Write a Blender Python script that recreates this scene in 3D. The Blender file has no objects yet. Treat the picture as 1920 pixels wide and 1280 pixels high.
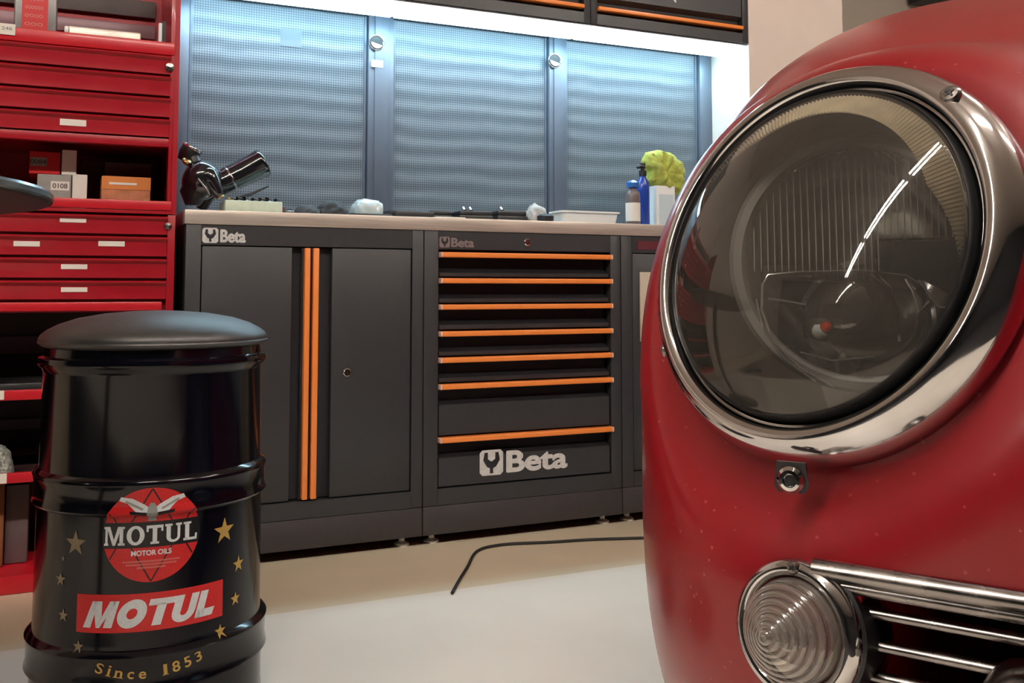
import bpy, bmesh, math, random
from mathutils import Vector, Matrix
random.seed(7)
SC = bpy.context.scene
COL = SC.collection
PI = math.pi
# ------------------------------------------------------------------ camera
FPX, PITCH, YAW, CYP, HC = 1850.0, .068, .433, 417.0, .728
FV = Vector((math.sin(YAW)*math.cos(PITCH), math.cos(YAW)*math.cos(PITCH), math.sin(PITCH)))
RV = Vector((math.cos(YAW), -math.sin(YAW), 0))
UV = RV.cross(FV)
CAM = Vector((0, 0, HC))
cd = bpy.data.cameras.new('camera')
cam = bpy.data.objects.new('camera', cd)
COL.objects.link(cam)
cam.matrix_world = Matrix(((RV.x, UV.x, -FV.x, 0), (RV.y, UV.y, -FV.y, 0), (RV.z, UV.z, -FV.z, HC), (0, 0, 0, 1)))
cd.sensor_width = 36
cd.lens = FPX/1920*36
cd.shift_y = -(640-CYP)/1920
cd.clip_start = .02
SC.camera = cam

# ------------------------------------------------------------------ world, exposure
w = bpy.data.worlds.new('world'); SC.world = w; w.use_nodes = True
w.node_tree.nodes['Background'].inputs[0].default_value = (.9, .95, 1, 1)
w.node_tree.nodes['Background'].inputs[1].default_value = .02
SC.view_settings.view_transform = 'Standard'
SC.view_settings.look = 'None'
SC.view_settings.exposure = 0
SC.view_settings.gamma = 1
SC.cycles.max_bounces = 10
SC.cycles.transparent_max_bounces = 16
SC.cycles.caustics_reflective = False
SC.cycles.caustics_refractive = False
SC.cycles.sample_clamp_indirect = 6

TUBE = 132       # ceiling tubes
STRIP = 29      # strip under the wall cabinets

# ------------------------------------------------------------------ materials
def mat(name, col, rough=.5, metal=0, coat=0, spec=.5, emit=None, es=1, alpha=None, coat_rough=.05):
    m = bpy.data.materials.new(name); m.use_nodes = True
    b = m.node_tree.nodes['Principled BSDF']
    b.inputs['Base Color'].default_value = (*col, 1)
    b.inputs['Roughness'].default_value = rough
    b.inputs['Metallic'].default_value = metal
    b.inputs['Coat Weight'].default_value = coat
    b.inputs['Coat Roughness'].default_value = coat_rough
    b.inputs['Specular IOR Level'].default_value = spec
    if emit:
        b.inputs['Emission Color'].default_value = (*emit, 1)
        b.inputs['Emission Strength'].default_value = es
    return m
def nodes(m): return m.node_tree.nodes, m.node_tree.links, m.node_tree.nodes['Principled BSDF']
def noisy(m, scale, amt, rough_amt=0, detail=4, bump=0, stretch=(1, 1, 1)):
    """slight wear: the base colour varied by noise, bump from the same noise"""
    n, l, b = nodes(m)
    tc = n.new('ShaderNodeTexCoord'); mp = n.new('ShaderNodeMapping'); mp.inputs['Scale'].default_value = stretch
    nz = n.new('ShaderNodeTexNoise'); nz.inputs['Scale'].default_value = scale; nz.inputs['Detail'].default_value = detail
    l.new(tc.outputs['Object'], mp.inputs[0]); l.new(mp.outputs[0], nz.inputs['Vector'])
    c = b.inputs['Base Color'].default_value[:]
    r = n.new('ShaderNodeMapRange'); r.inputs[1].default_value = .3; r.inputs[2].default_value = .7
    r.inputs[3].default_value = 1-amt; r.inputs[4].default_value = 1+amt
    l.new(nz.outputs[0], r.inputs[0])
    v = n.new('ShaderNodeVectorMath'); v.operation = 'SCALE'; v.inputs[0].default_value = c[:3]
    l.new(r.outputs[0], v.inputs['Scale']); l.new(v.outputs[0], b.inputs['Base Color'])
    if rough_amt:
        q = n.new('ShaderNodeMapRange'); q.inputs[1].default_value = .3; q.inputs[2].default_value = .7
        r0 = b.inputs['Roughness'].default_value
        q.inputs[3].default_value = max(0, r0-rough_amt); q.inputs[4].default_value = r0+rough_amt
        l.new(nz.outputs[0], q.inputs[0]); l.new(q.outputs[0], b.inputs['Roughness'])
    if bump:
        bp = n.new('ShaderNodeBump'); bp.inputs['Strength'].default_value = bump; bp.inputs['Distance'].default_value = .002
        l.new(nz.outputs[0], bp.inputs['Height']); l.new(bp.outputs[0], b.inputs['Normal'])
    return m
M = {}
M['floor'] = noisy(mat('floor_white', (.86, .81, .72), .33), 3, .04, .05)
M['floor_tan'] = noisy(mat('floor_tan', (.72, .63, .47), .35), 4, .05, .05)
M['floor_dark'] = noisy(mat('floor_dark', (.045, .043, .045), .4), 4, .08)
M['wall'] = noisy(mat('wall_paint', (.70, .61, .54), .8), 8, .02, bump=.1)
M['wall2'] = noisy(mat('wall_paint_grey', (.62, .57, .50), .8), 8, .02, bump=.1)
M['wall_dark'] = noisy(mat('wall_dark', (.014, .013, .014), .8), 4, .1)
M['ceil'] = noisy(mat('ceiling_paint', (.78, .72, .64), .8), 5, .03)
M['anth'] = noisy(mat('anthracite_powder_coat', (.024, .025, .028), .42), 60, .06, .04, bump=.05)
M['anth_in'] = mat('anthracite_shadow_groove', (.012, .012, .016), .5)  # anthracite darkened for shade in the door grip channels; wrench marks share it
M['anth_deep'] = mat('grip_recess_shade', (.007, .007, .010), .6, spec=.3)
M['plinth'] = noisy(mat('plinth_metal', (.030, .028, .031), .5), 40, .06)
M['orange'] = mat('orange_anodised', (.85, .25, .05), .38, 0, .2)
M['orange_cap'] = mat('handle_end_cap', (.75, .45, .36), .4)
M['steel'] = noisy(mat('brushed_steel', (.58, .51, .45), .36, .5), 6, .14, .07, stretch=(1, 30, 60), detail=6)
M['chrome'] = noisy(mat('chrome', (.60, .60, .61), .08, 1), 30, .05, .05)
M['chrome_old'] = noisy(mat('dull_chrome', (.27, .255, .245), .26, 1), 60, .18, .08)
M['red_cab'] = noisy(mat('red_enamel', (.33, .004, .014), .36, 0, .15), 9, .07, .05)
M['red_lip'] = mat('red_enamel_lip', (.50, .010, .020), .35, 0, .2)
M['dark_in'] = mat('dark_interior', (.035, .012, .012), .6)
M['black_gloss'] = mat('black_gloss_paint', (.0015, .0015, .004), .13, 0, .12, spec=.32, coat_rough=.08)
M['black_vinyl'] = noisy(mat('black_vinyl', (.014, .014, .015), .48, spec=1), 250, .15, bump=.05)
M['black'] = mat('black_plastic', (.012, .012, .014), .4)
M['black_shiny'] = mat('black_shiny_plastic', (.008, .009, .012), .14, 0, .5)
M['rubber'] = mat('black_rubber', (.008, .008, .009), .6)
M['white'] = mat('white_plastic', (.85, .87, .86), .4)
M['paper'] = mat('paper_label', (.74, .70, .64), .7)
M['logo'] = noisy(mat('logo_white', (.58, .58, .57), .5), 120, .12)
M['decal_red'] = noisy(mat('decal_red', (.52, .012, .014), .35), 300, .1)
M['decal_white'] = noisy(mat('decal_white', (.62, .67, .70), .4), 300, .1)
M['decal_pink'] = mat('decal_small_print', (.62, .22, .20), .5)
M['decal_black'] = mat('decal_black', (.004, .004, .006), .3)
M['gold'] = noisy(mat('gold_print', (.44, .28, .07), .4, .2), 400, .2)
M['gold_shaded'] = noisy(mat('shaded_gold_print', (.22, .17, .10), .45, .1), 400, .2)  # gold print darkened for the shaded left side of the drum
M['grey_box'] = noisy(mat('grey_card', (.30, .29, .27), .7), 40, .1)
M['grey_dark'] = mat('dark_grey_card', (.09, .075, .075), .7)
M['orange_box'] = noisy(mat('orange_card', (.48, .17, .08), .6), 25, .3)
M['brown'] = mat('brown_card', (.20, .07, .02), .7)
M['pale_green'] = noisy(mat('pale_green_card', (.62, .72, .58), .55), 40, .1)
M['blue'] = mat('blue_plastic', (.015, .055, .33), .25, 0, .3)
M['blue2'] = mat('mid_blue_plastic', (.03, .13, .42), .25, 0, .3)
M['cloth_y'] = noisy(mat('yellow_green_microfibre', (.42, .46, .09), .9), 60, .22, bump=.8)
M['rag'] = noisy(mat('grey_rag', (.34, .31, .29), .9), 40, .5, bump=.8)
M['dark_rag'] = noisy(mat('dark_cloth', (.03, .032, .036), .8), 30, .4, bump=.5)
M['brass'] = mat('brass', (.55, .38, .16), .3, 1)
M['tan_panel'] = noisy(mat('beige_board', (.50, .43, .34), .6), 5, .05)
M['tube'] = mat('ceiling_tube_glow', (1, 1, 1), .5, emit=(1, .89, .79), es=TUBE)
M['strip'] = mat('strip_glow', (1, 1, 1), .5, emit=(.55, .85, 1.0), es=STRIP)
M['lens_in'] = noisy(mat('headlamp_bowl', (.36, .31, .26), .5), 12, .12)
M['gasket'] = mat('gasket', (.008, .008, .010), .35)
M['bulb_red'] = mat('bulb_red_tip', (.65, .05, .02), .2)
M['tyre'] = mat('tyre_rubber', (.012, .012, .012), .7)
M['glass_dark'] = mat('dark_car_glass', (.01, .012, .014), .05, 0, .5)
M['glass_ridge'] = mat('glass_ridge', (.42, .42, .40), .12, .6)
M['weave'] = noisy(mat('crumpled_wire', (.35, .37, .33), .6, .3), 160, .7)

def clear_glass(name, tint=(1, 1, 1), rough=.02, refl=1.0, white=0.0, bump=None):
    """thin clear cover: see-through with a real Fresnel reflection"""
    m = bpy.data.materials.new(name); m.use_nodes = True
    n = m.node_tree.nodes; l = m.node_tree.links; n.clear()
    out = n.new('ShaderNodeOutputMaterial'); tr = n.new('ShaderNodeBsdfTransparent'); tr.inputs[0].default_value = (*tint, 1)
    gl = n.new('ShaderNodeBsdfGlossy'); gl.inputs['Roughness'].default_value = rough; gl.inputs[0].default_value = (1, 1, 1, 1)
    fr = n.new('ShaderNodeFresnel'); fr.inputs[0].default_value = 1.5
    mu = n.new('ShaderNodeMath'); mu.operation = 'MULTIPLY'; mu.inputs[1].default_value = refl; mu.use_clamp = True
    mx = n.new('ShaderNodeMixShader')
    l.new(fr.outputs[0], mu.inputs[0]); l.new(mu.outputs[0], mx.inputs[0])
    base = tr
    if white:
        df = n.new('ShaderNodeBsdfDiffuse'); df.inputs[0].default_value = (.6, .56, .5, 1)
        m2 = n.new('ShaderNodeMixShader'); m2.inputs[0].default_value = white
        l.new(tr.outputs[0], m2.inputs[1]); l.new(df.outputs[0], m2.inputs[2]); base = m2
    l.new(base.outputs[0], mx.inputs[1]); l.new(gl.outputs[0], mx.inputs[2]); l.new(mx.outputs[0], out.inputs[0])
    return m
M['cover'] = clear_glass('headlamp_cover_glass', (.93, .92, .90), .015, 1.1, .05)
M['lens'] = clear_glass('fluted_lens_glass', (.86, .88, .86), .05, 2.0, .05)
M['beehive'] = clear_glass('ribbed_indicator_glass', (.80, .76, .72), .10, 3.6, .25)
M['film'] = clear_glass('clear_film', (.85, .88, .9), .1, 2.0, .25)
M['flute'] = noisy(mat('flute_ridge_pale', (.78, .70, .52), .25, 0, .6), 90, .15)

def car_paint():
    m = mat('car_red_paint', (.215, .0012, .0062), .40, 0, .5, spec=.3, coat_rough=.07)
    n, l, b = nodes(m)
    tc = n.new('ShaderNodeTexCoord')
    vo = n.new('ShaderNodeTexVoronoi'); vo.inputs['Scale'].default_value = 170; l.new(tc.outputs['Object'], vo.inputs['Vector'])
    nz = n.new('ShaderNodeTexNoise'); nz.inputs['Scale'].default_value = 9; nz.inputs['Detail'].default_value = 5; l.new(tc.outputs['Object'], nz.inputs['Vector'])
    sp = n.new('ShaderNodeSeparateColor'); l.new(vo.outputs['Color'], sp.inputs[0])
    t1 = n.new('ShaderNodeMath'); t1.operation = 'LESS_THAN'; t1.inputs[1].default_value = .16; l.new(vo.outputs['Distance'], t1.inputs[0])
    t2 = n.new('ShaderNodeMath'); t2.operation = 'GREATER_THAN'; t2.inputs[1].default_value = .66; l.new(sp.outputs[0], t2.inputs[0])
    t3 = n.new('ShaderNodeMapRange'); t3.inputs[1].default_value = .42; t3.inputs[2].default_value = .62; l.new(nz.outputs[0], t3.inputs[0])
    a = n.new('ShaderNodeMath'); a.operation = 'MULTIPLY'; l.new(t1.outputs[0], a.inputs[0]); l.new(t2.outputs[0], a.inputs[1])
    a2 = n.new('ShaderNodeMath'); a2.operation = 'MULTIPLY'; l.new(a.outputs[0], a2.inputs[0]); l.new(t3.outputs[0], a2.inputs[1])
    a3 = n.new('ShaderNodeMath'); a3.operation = 'MULTIPLY'; a3.inputs[1].default_value = .30; l.new(a2.outputs[0], a3.inputs[0])
    mx = n.new('ShaderNodeMix'); mx.data_type = 'RGBA'
    mx.inputs[6].default_value = (.215, .0012, .0062, 1); mx.inputs[7].default_value = (.62, .20, .17, 1)
    l.new(a3.outputs[0], mx.inputs[0]); l.new(mx.outputs[2], b.inputs['Base Color'])
    q = n.new('ShaderNodeMapRange'); q.inputs[1].default_value = .3; q.inputs[2].default_value = .7; q.inputs[3].default_value = .10; q.inputs[4].default_value = .20
    l.new(nz.outputs[0], q.inputs[0]); l.new(q.outputs[0], b.inputs['Coat Roughness'])
    return m
M['car'] = car_paint()

def perforated():
    """painted sheet with fine punched holes in rows, gently rippled"""
    m = mat('perforated_panel', (.14, .17, .2), .42, .2)
    n, l, b = nodes(m)
    tc = n.new('ShaderNodeTexCoord'); sx = n.new('ShaderNodeSeparateXYZ'); l.new(tc.outputs['Object'], sx.inputs[0])
    def wav(o):
        a = n.new('ShaderNodeMath'); a.operation = 'MULTIPLY'; a.inputs[1].default_value = 2*PI/.0078; l.new(o, a.inputs[0])
        s = n.new('ShaderNodeMath'); s.operation = 'COSINE'; l.new(a.outputs[0], s.inputs[0]); return s.outputs[0]
    ad = n.new('ShaderNodeMath'); ad.operation = 'ADD'; l.new(wav(sx.outputs[0]), ad.inputs[0]); l.new(wav(sx.outputs[2]), ad.inputs[1])
    h = n.new('ShaderNodeMapRange'); h.inputs[1].default_value = .2; h.inputs[2].default_value = .9; l.new(ad.outputs[0], h.inputs[0])
    mx = n.new('ShaderNodeMix'); mx.data_type = 'RGBA'; mx.inputs[6].default_value = (.14, .175, .205, 1); mx.inputs[7].default_value = (.045, .058, .075, 1)
    l.new(h.outputs[0], mx.inputs[0]); l.new(mx.outputs[2], b.inputs['Base Color'])
    # ripples of the thin sheet
    mp = n.new('ShaderNodeMapping'); mp.inputs['Scale'].default_value = (1.1, 1, 1); l.new(tc.outputs['Object'], mp.inputs[0])
    wv = n.new('ShaderNodeTexWave'); wv.wave_type = 'BANDS'; wv.bands_direction = 'Z'; wv.inputs['Scale'].default_value = 5.2
    wv.inputs['Distortion'].default_value = 2.6; wv.inputs['Detail'].default_value = 2.2; wv.inputs['Detail Scale'].default_value = .8
    l.new(mp.outputs[0], wv.inputs['Vector'])
    bp = n.new('ShaderNodeBump'); bp.inputs['Strength'].default_value = .42; bp.inputs['Distance'].default_value = .0035
    l.new(wv.outputs['Fac'], bp.inputs['Height']); l.new(bp.outputs[0], b.inputs['Normal'])
    return m
M['perf'] = perforated()
M['post'] = noisy(mat('post_metal', (.11, .135, .175), .42, .25), 10, .05)

# ------------------------------------------------------------------ geometry helpers
class MB:
    def __init__(s): s.bm = bmesh.new()
    def box(s, x0, x1, y0, y1, z0, z1, bev=0, seg=2, rot=None, piv=None):
        r = bmesh.ops.create_cube(s.bm, size=1)
        x0, x1 = sorted((x0, x1)); y0, y1 = sorted((y0, y1)); z0, z1 = sorted((z0, z1))
        vs = r['verts']
        c = Vector(((x0+x1)/2, (y0+y1)/2, (z0+z1)/2))
        for v in vs: v.co = Vector((v.co.x*(x1-x0), v.co.y*(y1-y0), v.co.z*(z1-z0)))+c
        if bev:
            es = list({e for v in vs for e in v.link_edges})
            rr = bmesh.ops.bevel(s.bm, geom=es, offset=bev, segments=seg, affect='EDGES', profile=.5)
            vs = list({v for f in rr['faces'] for v in f.verts} | {v for v in vs if v.is_valid})
        if rot is not None:
            p = Vector(piv) if piv is not None else c
            for v in vs: v.co = rot @ (v.co-p)+p
        return s
    def ring_loft(s, rings, closed=True, cap=(False, False)):
        rs = [[s.bm.verts.new(p) for p in r] for r in rings]
        n = len(rs[0])
        for a, b in zip(rs, rs[1:]):
            for i in range(n if closed else n-1):
                j = (i+1) % n
                try: s.bm.faces.new((a[i], a[j], b[j], b[i]))
                except ValueError: pass
        if cap[0]: s.bm.faces.new(list(reversed(rs[0])))
        if cap[1]: s.bm.faces.new(rs[-1])
        return s
    def lathe(s, prof, o=(0, 0, 0), ax=(0, 0, 1), n=48, cap=(False, False), tx=None):
        """prof: list of (radius, height along ax)"""
        o = Vector(o); ax = Vector(ax).normalized()
        t = Vector(tx) if tx is not None else ax.orthogonal().normalized()
        b = ax.cross(t)
        rings = []
        for r, h in prof:
            r = max(r, 1e-5)
            rings.append([o+ax*h+(t*math.cos(2*PI*i/n)+b*math.sin(2*PI*i/n))*r for i in range(n)])
        return s.ring_loft(rings, True, cap)
    def cyl(s, a, b, r, n=24, r2=None):
        a = Vector(a); b = Vector(b)
        return s.lathe([(r, 0), (r2 if r2 is not None else r, (b-a).length)], a, b-a, n, (True, True))
    def tube(s, pts, r, n=10, cap=True, ell=None, up=None):
        pts = [Vector(p) for p in pts]; rings = []
        u = None
        for i, p in enumerate(pts):
            t = (pts[min(i+1, len(pts)-1)]-pts[max(i-1, 0)]).normalized()
            if up is not None: u = Vector(up)
            elif u is None: u = t.orthogonal().normalized()
            u = (u-t*u.dot(t)).normalized(); v = t.cross(u)
            rr = r[i] if isinstance(r, (list, tuple)) else r
            e = ell or 1
            rings.append([p+(u*math.cos(2*PI*k/n)*e+v*math.sin(2*PI*k/n))*rr for k in range(n)])
        return s.ring_loft(rings, True, (cap, cap))
    def poly(s, pts):
        s.bm.faces.new([s.bm.verts.new(p) for p in pts]); return s
    def prism(s, pts, d):
        d = Vector(d)
        a = [s.bm.verts.new(Vector(p)) for p in pts]; b = [s.bm.verts.new(Vector(p)+d) for p in pts]
        n = len(a)
        s.bm.faces.new(a); s.bm.faces.new(list(reversed(b)))
        for i in range(n):
            j = (i+1) % n; s.bm.faces.new((a[j], a[i], b[i], b[j]))
        return s
    def build(s, name, m, parent=None, smooth=True, ang=35, fix=True):
        if fix: bmesh.ops.recalc_face_normals(s.bm, faces=s.bm.faces)
        off = Vector((0, 0, 0)); p = parent
        while p is not None: off += p.location; p = p.parent
        if off.length: bmesh.ops.translate(s.bm, verts=s.bm.verts, vec=-off)
        me = bpy.data.meshes.new(name); s.bm.to_mesh(me); s.bm.free()
        if smooth:
            me.shade_smooth(); me.set_sharp_from_angle(angle=math.radians(ang))
        me.materials.append(M[m] if isinstance(m, str) else m)
        o = bpy.data.objects.new(name, me); COL.objects.link(o)
        if parent is not None: o.parent = parent
        return o
def tag(o, label=None, cat=None, group=None, kind=None):
    if label: o['label'] = label
    if cat: o['category'] = cat
    if group: o['group'] = group
    if kind: o['kind'] = kind
    return o
def thing(name, label, cat, loc=(0, 0, 0), group=None):
    o = bpy.data.objects.new(name, None); o.empty_display_size = .05; COL.objects.link(o); o.location = loc
    return tag(o, label, cat, group)
def struct(name, mb, m, label=None):
    o = mb.build(name, m); o['kind'] = 'structure'
    if label: o['label'] = label
    return o
def at(x, y, X=None, Y=None, Z=None, D=None):
    """the point of the place seen at photo pixel (x, y) on the plane X=, Y=, Z= or at depth D"""
    d = FV+RV*((x-960)/FPX)+UV*((CYP-y)/FPX)
    if X is not None: t = X/d.x
    elif Y is not None: t = Y/d.y
    elif Z is not None: t = (Z-HC)/d.z
    else: t = D
    return CAM+d*t
def text2d(s, w, h, bold=0, shear=0, space=1.0, mono=False):
    """flat lettering as a bmesh in the xy plane, centred, scaled to w by h"""
    cu = bpy.data.curves.new('t', 'FONT'); cu.body = s; cu.size = 1; cu.offset = bold; cu.shear = shear; cu.space_character = space
    cu.resolution_u = 12
    ob = bpy.data.objects.new('t', cu); COL.objects.link(ob)
    dg = bpy.context.evaluated_depsgraph_get(); me = bpy.data.meshes.new_from_object(ob.evaluated_get(dg))
    bpy.data.objects.remove(ob); bpy.data.curves.remove(cu)
    bm = bmesh.new(); bm.from_mesh(me); bpy.data.meshes.remove(me)
    xs = [v.co.x for v in bm.verts]; ys = [v.co.y for v in bm.verts]
    x0, x1, y0, y1 = min(xs), max(xs), min(ys), max(ys)
    for v in bm.verts:
        v.co = Vector(((v.co.x-(x0+x1)/2)/(x1-x0)*w, (v.co.y-(y0+y1)/2)/(y1-y0)*h, 0))
    return bm
def add_bm(mb, bm, fn):
    mp = {v: mb.bm.verts.new(fn(v.co)) for v in bm.verts}
    for f in bm.faces:
        try: mb.bm.faces.new([mp[v] for v in f.verts])
        except ValueError: pass
    bm.free(); return mb
def poly2d(pts):
    bm = bmesh.new(); bm.faces.new([bm.verts.new((x, y, 0)) for x, y in pts]); return bm

# ================================================================== THE SETTING
BACK = 3.18
b = MB(); b.box(-7.2, 5.6, 2.29, 4.4, -.1, 0)
struct('floor', b, 'floor_tan', 'tan floor strip along the cabinets')
b = MB(); b.box(-1.7, 5.6, -1.1, 2.29, -.1, 0)
struct('floor', b, 'floor', 'white floor in front of the tan strip')
b = MB(); b.box(-7.2, 5.6, -4.6, -1.1, -.1, 0); b.box(-7.2, -1.7, -1.1, 2.29, -.1, 0)
struct('floor', b, 'floor_dark', 'unseen dark floor added to keep reflections dark')  # unseen dark zone, added so glossy surfaces reflect less light
b = MB(); b.box(-7.2, 2.2903, BACK, BACK+.15, 0, 3.0); struct('wall_back', b, 'wall')
b = MB(); b.box(2.2903, 2.743, 2.88, BACK+.15, 0, 3.0); struct('wall_niche', b, 'wall')
b = MB(); b.box(2.743, 5.6, 4.25, 4.4, 0, 3.0); struct('wall_recess', b, 'wall2')
b = MB(); b.box(2.593, 2.743, BACK+.15, 4.25, 0, 3.0); struct('wall_return', b, 'wall2')
b = MB(); b.box(-7.35, -7.2, -4.6, BACK+.15, 0, 3.0); struct('wall_left', b, 'wall_dark')
b = MB(); b.box(5.6, 5.75, -4.6, 4.4, 0, 3.0); struct('wall_right', b, 'wall')
b = MB(); b.box(-7.35, 5.75, -4.75, -4.6, 0, 3.0); struct('wall_front', b, 'wall_dark')
b = MB(); b.box(-7.35, 5.75, -4.75, 4.4, 3.0, 3.1); struct('ceiling', b, 'ceil')

# ceiling battens, each with two bare tubes
def batten(x, y, z, L, heading, label):
    t = thing('ceiling_light', label, 'ceiling light', (x, y, z), 'twin tube ceiling lights')
    d = Vector((math.sin(heading), math.cos(heading), 0)); s = Vector((d.y, -d.x, 0))
    R = Matrix.Rotation(-heading, 3, 'Z')
    b = MB(); b.box(x-.06, x+.06, y-L/2, y+L/2, z-.03, z, .004, rot=R, piv=(x, y, z)); b.build('housing', 'white', t)
    for k in (-1, 1):
        c = Vector((x, y, z-.055))+s*.035*k
        b = MB(); b.cyl(c-d*(L/2-.02), c+d*(L/2-.02), .013, 12); b.build('tube', 'tube', t)
BATTENS = []

# ================================================================== LOWER CABINETS
YC = 2.696
XM = [.306, .966, 1.626, 2.286]
ZT, ZTT = .8995, .938
CBK = 3.12
def feet(mb_parent, x0, x1):
    for x in (x0+.045, x1-.045):
        for y in (YC+.05, CBK-.06):
            b = MB(); b.lathe([(.022, 0), (.022, .006), (.009, .012), (.009, .040)], (x, y, 0), n=16, cap=(True, True))
            b.build('foot', 'white' if y < 2.9 else 'rubber', mb_parent)
def carcass(t, x0, x1, dx0, dx1, dz0, dz1):
    """body with a front frame around an opening"""
    g = .0012
    b = MB()
    b.box(x0+g, x1-g, YC+.05, CBK, .112, ZT)                 # box behind
    b.box(x0+g, dx0, YC, YC+.05, .112, ZT, .0015)
    b.box(dx1, x1-g, YC, YC+.05, .112, ZT, .0015)
    b.box(dx0, dx1, YC, YC+.05, dz1, ZT-.0005)
    b.box(dx0, dx1, YC, YC+.05, .112, dz0)
    b.build('body', 'anth', t)
    b = MB(); b.box(x0+g, x1-g, YC-.001, CBK-.02, .031, .1105, .0015); b.build('plinth', 'plinth', t)
    feet(t, x0, x1)
def lock(x, z, t, y=YC):
    b = MB(); b.lathe([(.0115, 0), (.0115, .004), (.009, .006), (.0001, .006)], (x, y, z), (0, -1, 0), 20); o = b.build('lock', 'chrome', t)
    b = MB(); b.box(x-.0012, x+.0012, y-.0068, y-.0055, z-.005, z+.005); b.build('keyhole', 'black', o)
def logo(x0, x1, z0, z1, y, t, m='logo', dim_print=False):
    """rounded square with a shield cut-out, then the word Beta"""
    h = z1-z0; sq = h*1.02
    par = MB(); c = .12*h
    pts = [(x0+c, z0), (x0+sq-c, z0), (x0+sq, z0+c), (x0+sq, z1-c), (x0+sq-c, z1), (x0+c, z1), (x0, z1-c), (x0, z0+c)]
    par.prism([(px, y-.0008, pz) for px, pz in pts], (0, .0009, 0))
    cx = (x1+x0+sq*1.12)/2
    for k_, (sh_, sv_) in enumerate(((-.030, 0), (0, 0), (.030, 0), (0, .020), (0, -.020))):
        bm = text2d('Beta', (x1-(x0+sq*1.12))*.97, h*.84, bold=.018)
        add_bm(par, bm, lambda v: Vector((cx+v.x+sh_*h, y-.0008-k_*.00012, (z0+z1)/2+v.y+h*(sv_-.02))))
    o = par.build('logo', m, t, smooth=False, fix=False)
    q = MB(); cx = x0+sq/2
    sh = [(-.30, .40), (-.16, .40), (-.16, .14), (0, .04), (.16, .14), (.16, .40), (.30, .40), (.36, .1), (.2, -.16), (.07, -.22), (.07, -.42), (-.07, -.42), (-.07, -.22), (-.2, -.16), (-.36, .1)]
    q.prism([(cx+a*h, y-.0014, (z0+z1)/2+bb*h) for a, bb in sh], (0, .0005, 0))
    q.build('wrench_mark', 'anth_in', o, smooth=False)
    return o

# two-door cabinet
t1 = thing('tool_cabinet', 'anthracite two-door cabinet with twin vertical orange handles under the steel worktop', 'cabinet', (XM[0], YC, 0), 'lower workbench cabinets')
DX0, DX1, DZ0, DZ1 = .346, .931, .158, .846
carcass(t1, XM[0], XM[1], DX0, DX1, DZ0, DZ1)
ax = lambda x, y=700: at(x, y, Y=YC).x
gx = [ax(545), ax(565), ax(567.5), ax(577.5), ax(583.5), ax(594), ax(596), ax(621)]
xm = (gx[3]+gx[4])/2
for s in (0, 1):
    b = MB()
    if s == 0:
        x0, x1 = DX0+.003, gx[0]
        b.box(x0, x1, YC+.004, YC+.024, DZ0+.003, DZ1-.003, .002)
        d = b.build('door', 'anth', t1)
        h = MB(); h.box(gx[2], gx[3], YC-.012, YC+.012, DZ0+.006, DZ1-.004, .002); h.build('handle', 'orange', d)
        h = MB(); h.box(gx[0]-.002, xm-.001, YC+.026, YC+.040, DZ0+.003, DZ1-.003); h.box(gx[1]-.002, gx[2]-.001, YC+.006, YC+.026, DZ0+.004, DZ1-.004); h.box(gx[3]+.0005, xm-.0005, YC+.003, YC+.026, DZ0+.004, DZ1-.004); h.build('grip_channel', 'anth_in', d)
    else:
        x0, x1 = gx[7], DX1-.003
        b.box(x0, x1, YC+.004, YC+.024, DZ0+.003, DZ1-.003, .002)
        d = b.build('door', 'anth', t1)
        h = MB(); h.box(gx[4], gx[5], YC-.012, YC+.012, DZ0+.006, DZ1-.004, .002); h.build('handle', 'orange', d)
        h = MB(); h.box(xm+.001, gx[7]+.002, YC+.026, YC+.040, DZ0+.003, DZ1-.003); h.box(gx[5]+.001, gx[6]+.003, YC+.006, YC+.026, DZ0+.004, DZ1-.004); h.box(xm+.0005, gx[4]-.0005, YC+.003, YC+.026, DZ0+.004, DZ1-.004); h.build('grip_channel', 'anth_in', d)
        p = at(651, 698, Y=YC); lock(p.x, p.z, d, YC+.004)
a, c = at(379, 455, Y=YC), at(461, 430, Y=YC)
logo(a.x, c.x, a.z, c.z+.002, YC, t1)

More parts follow.
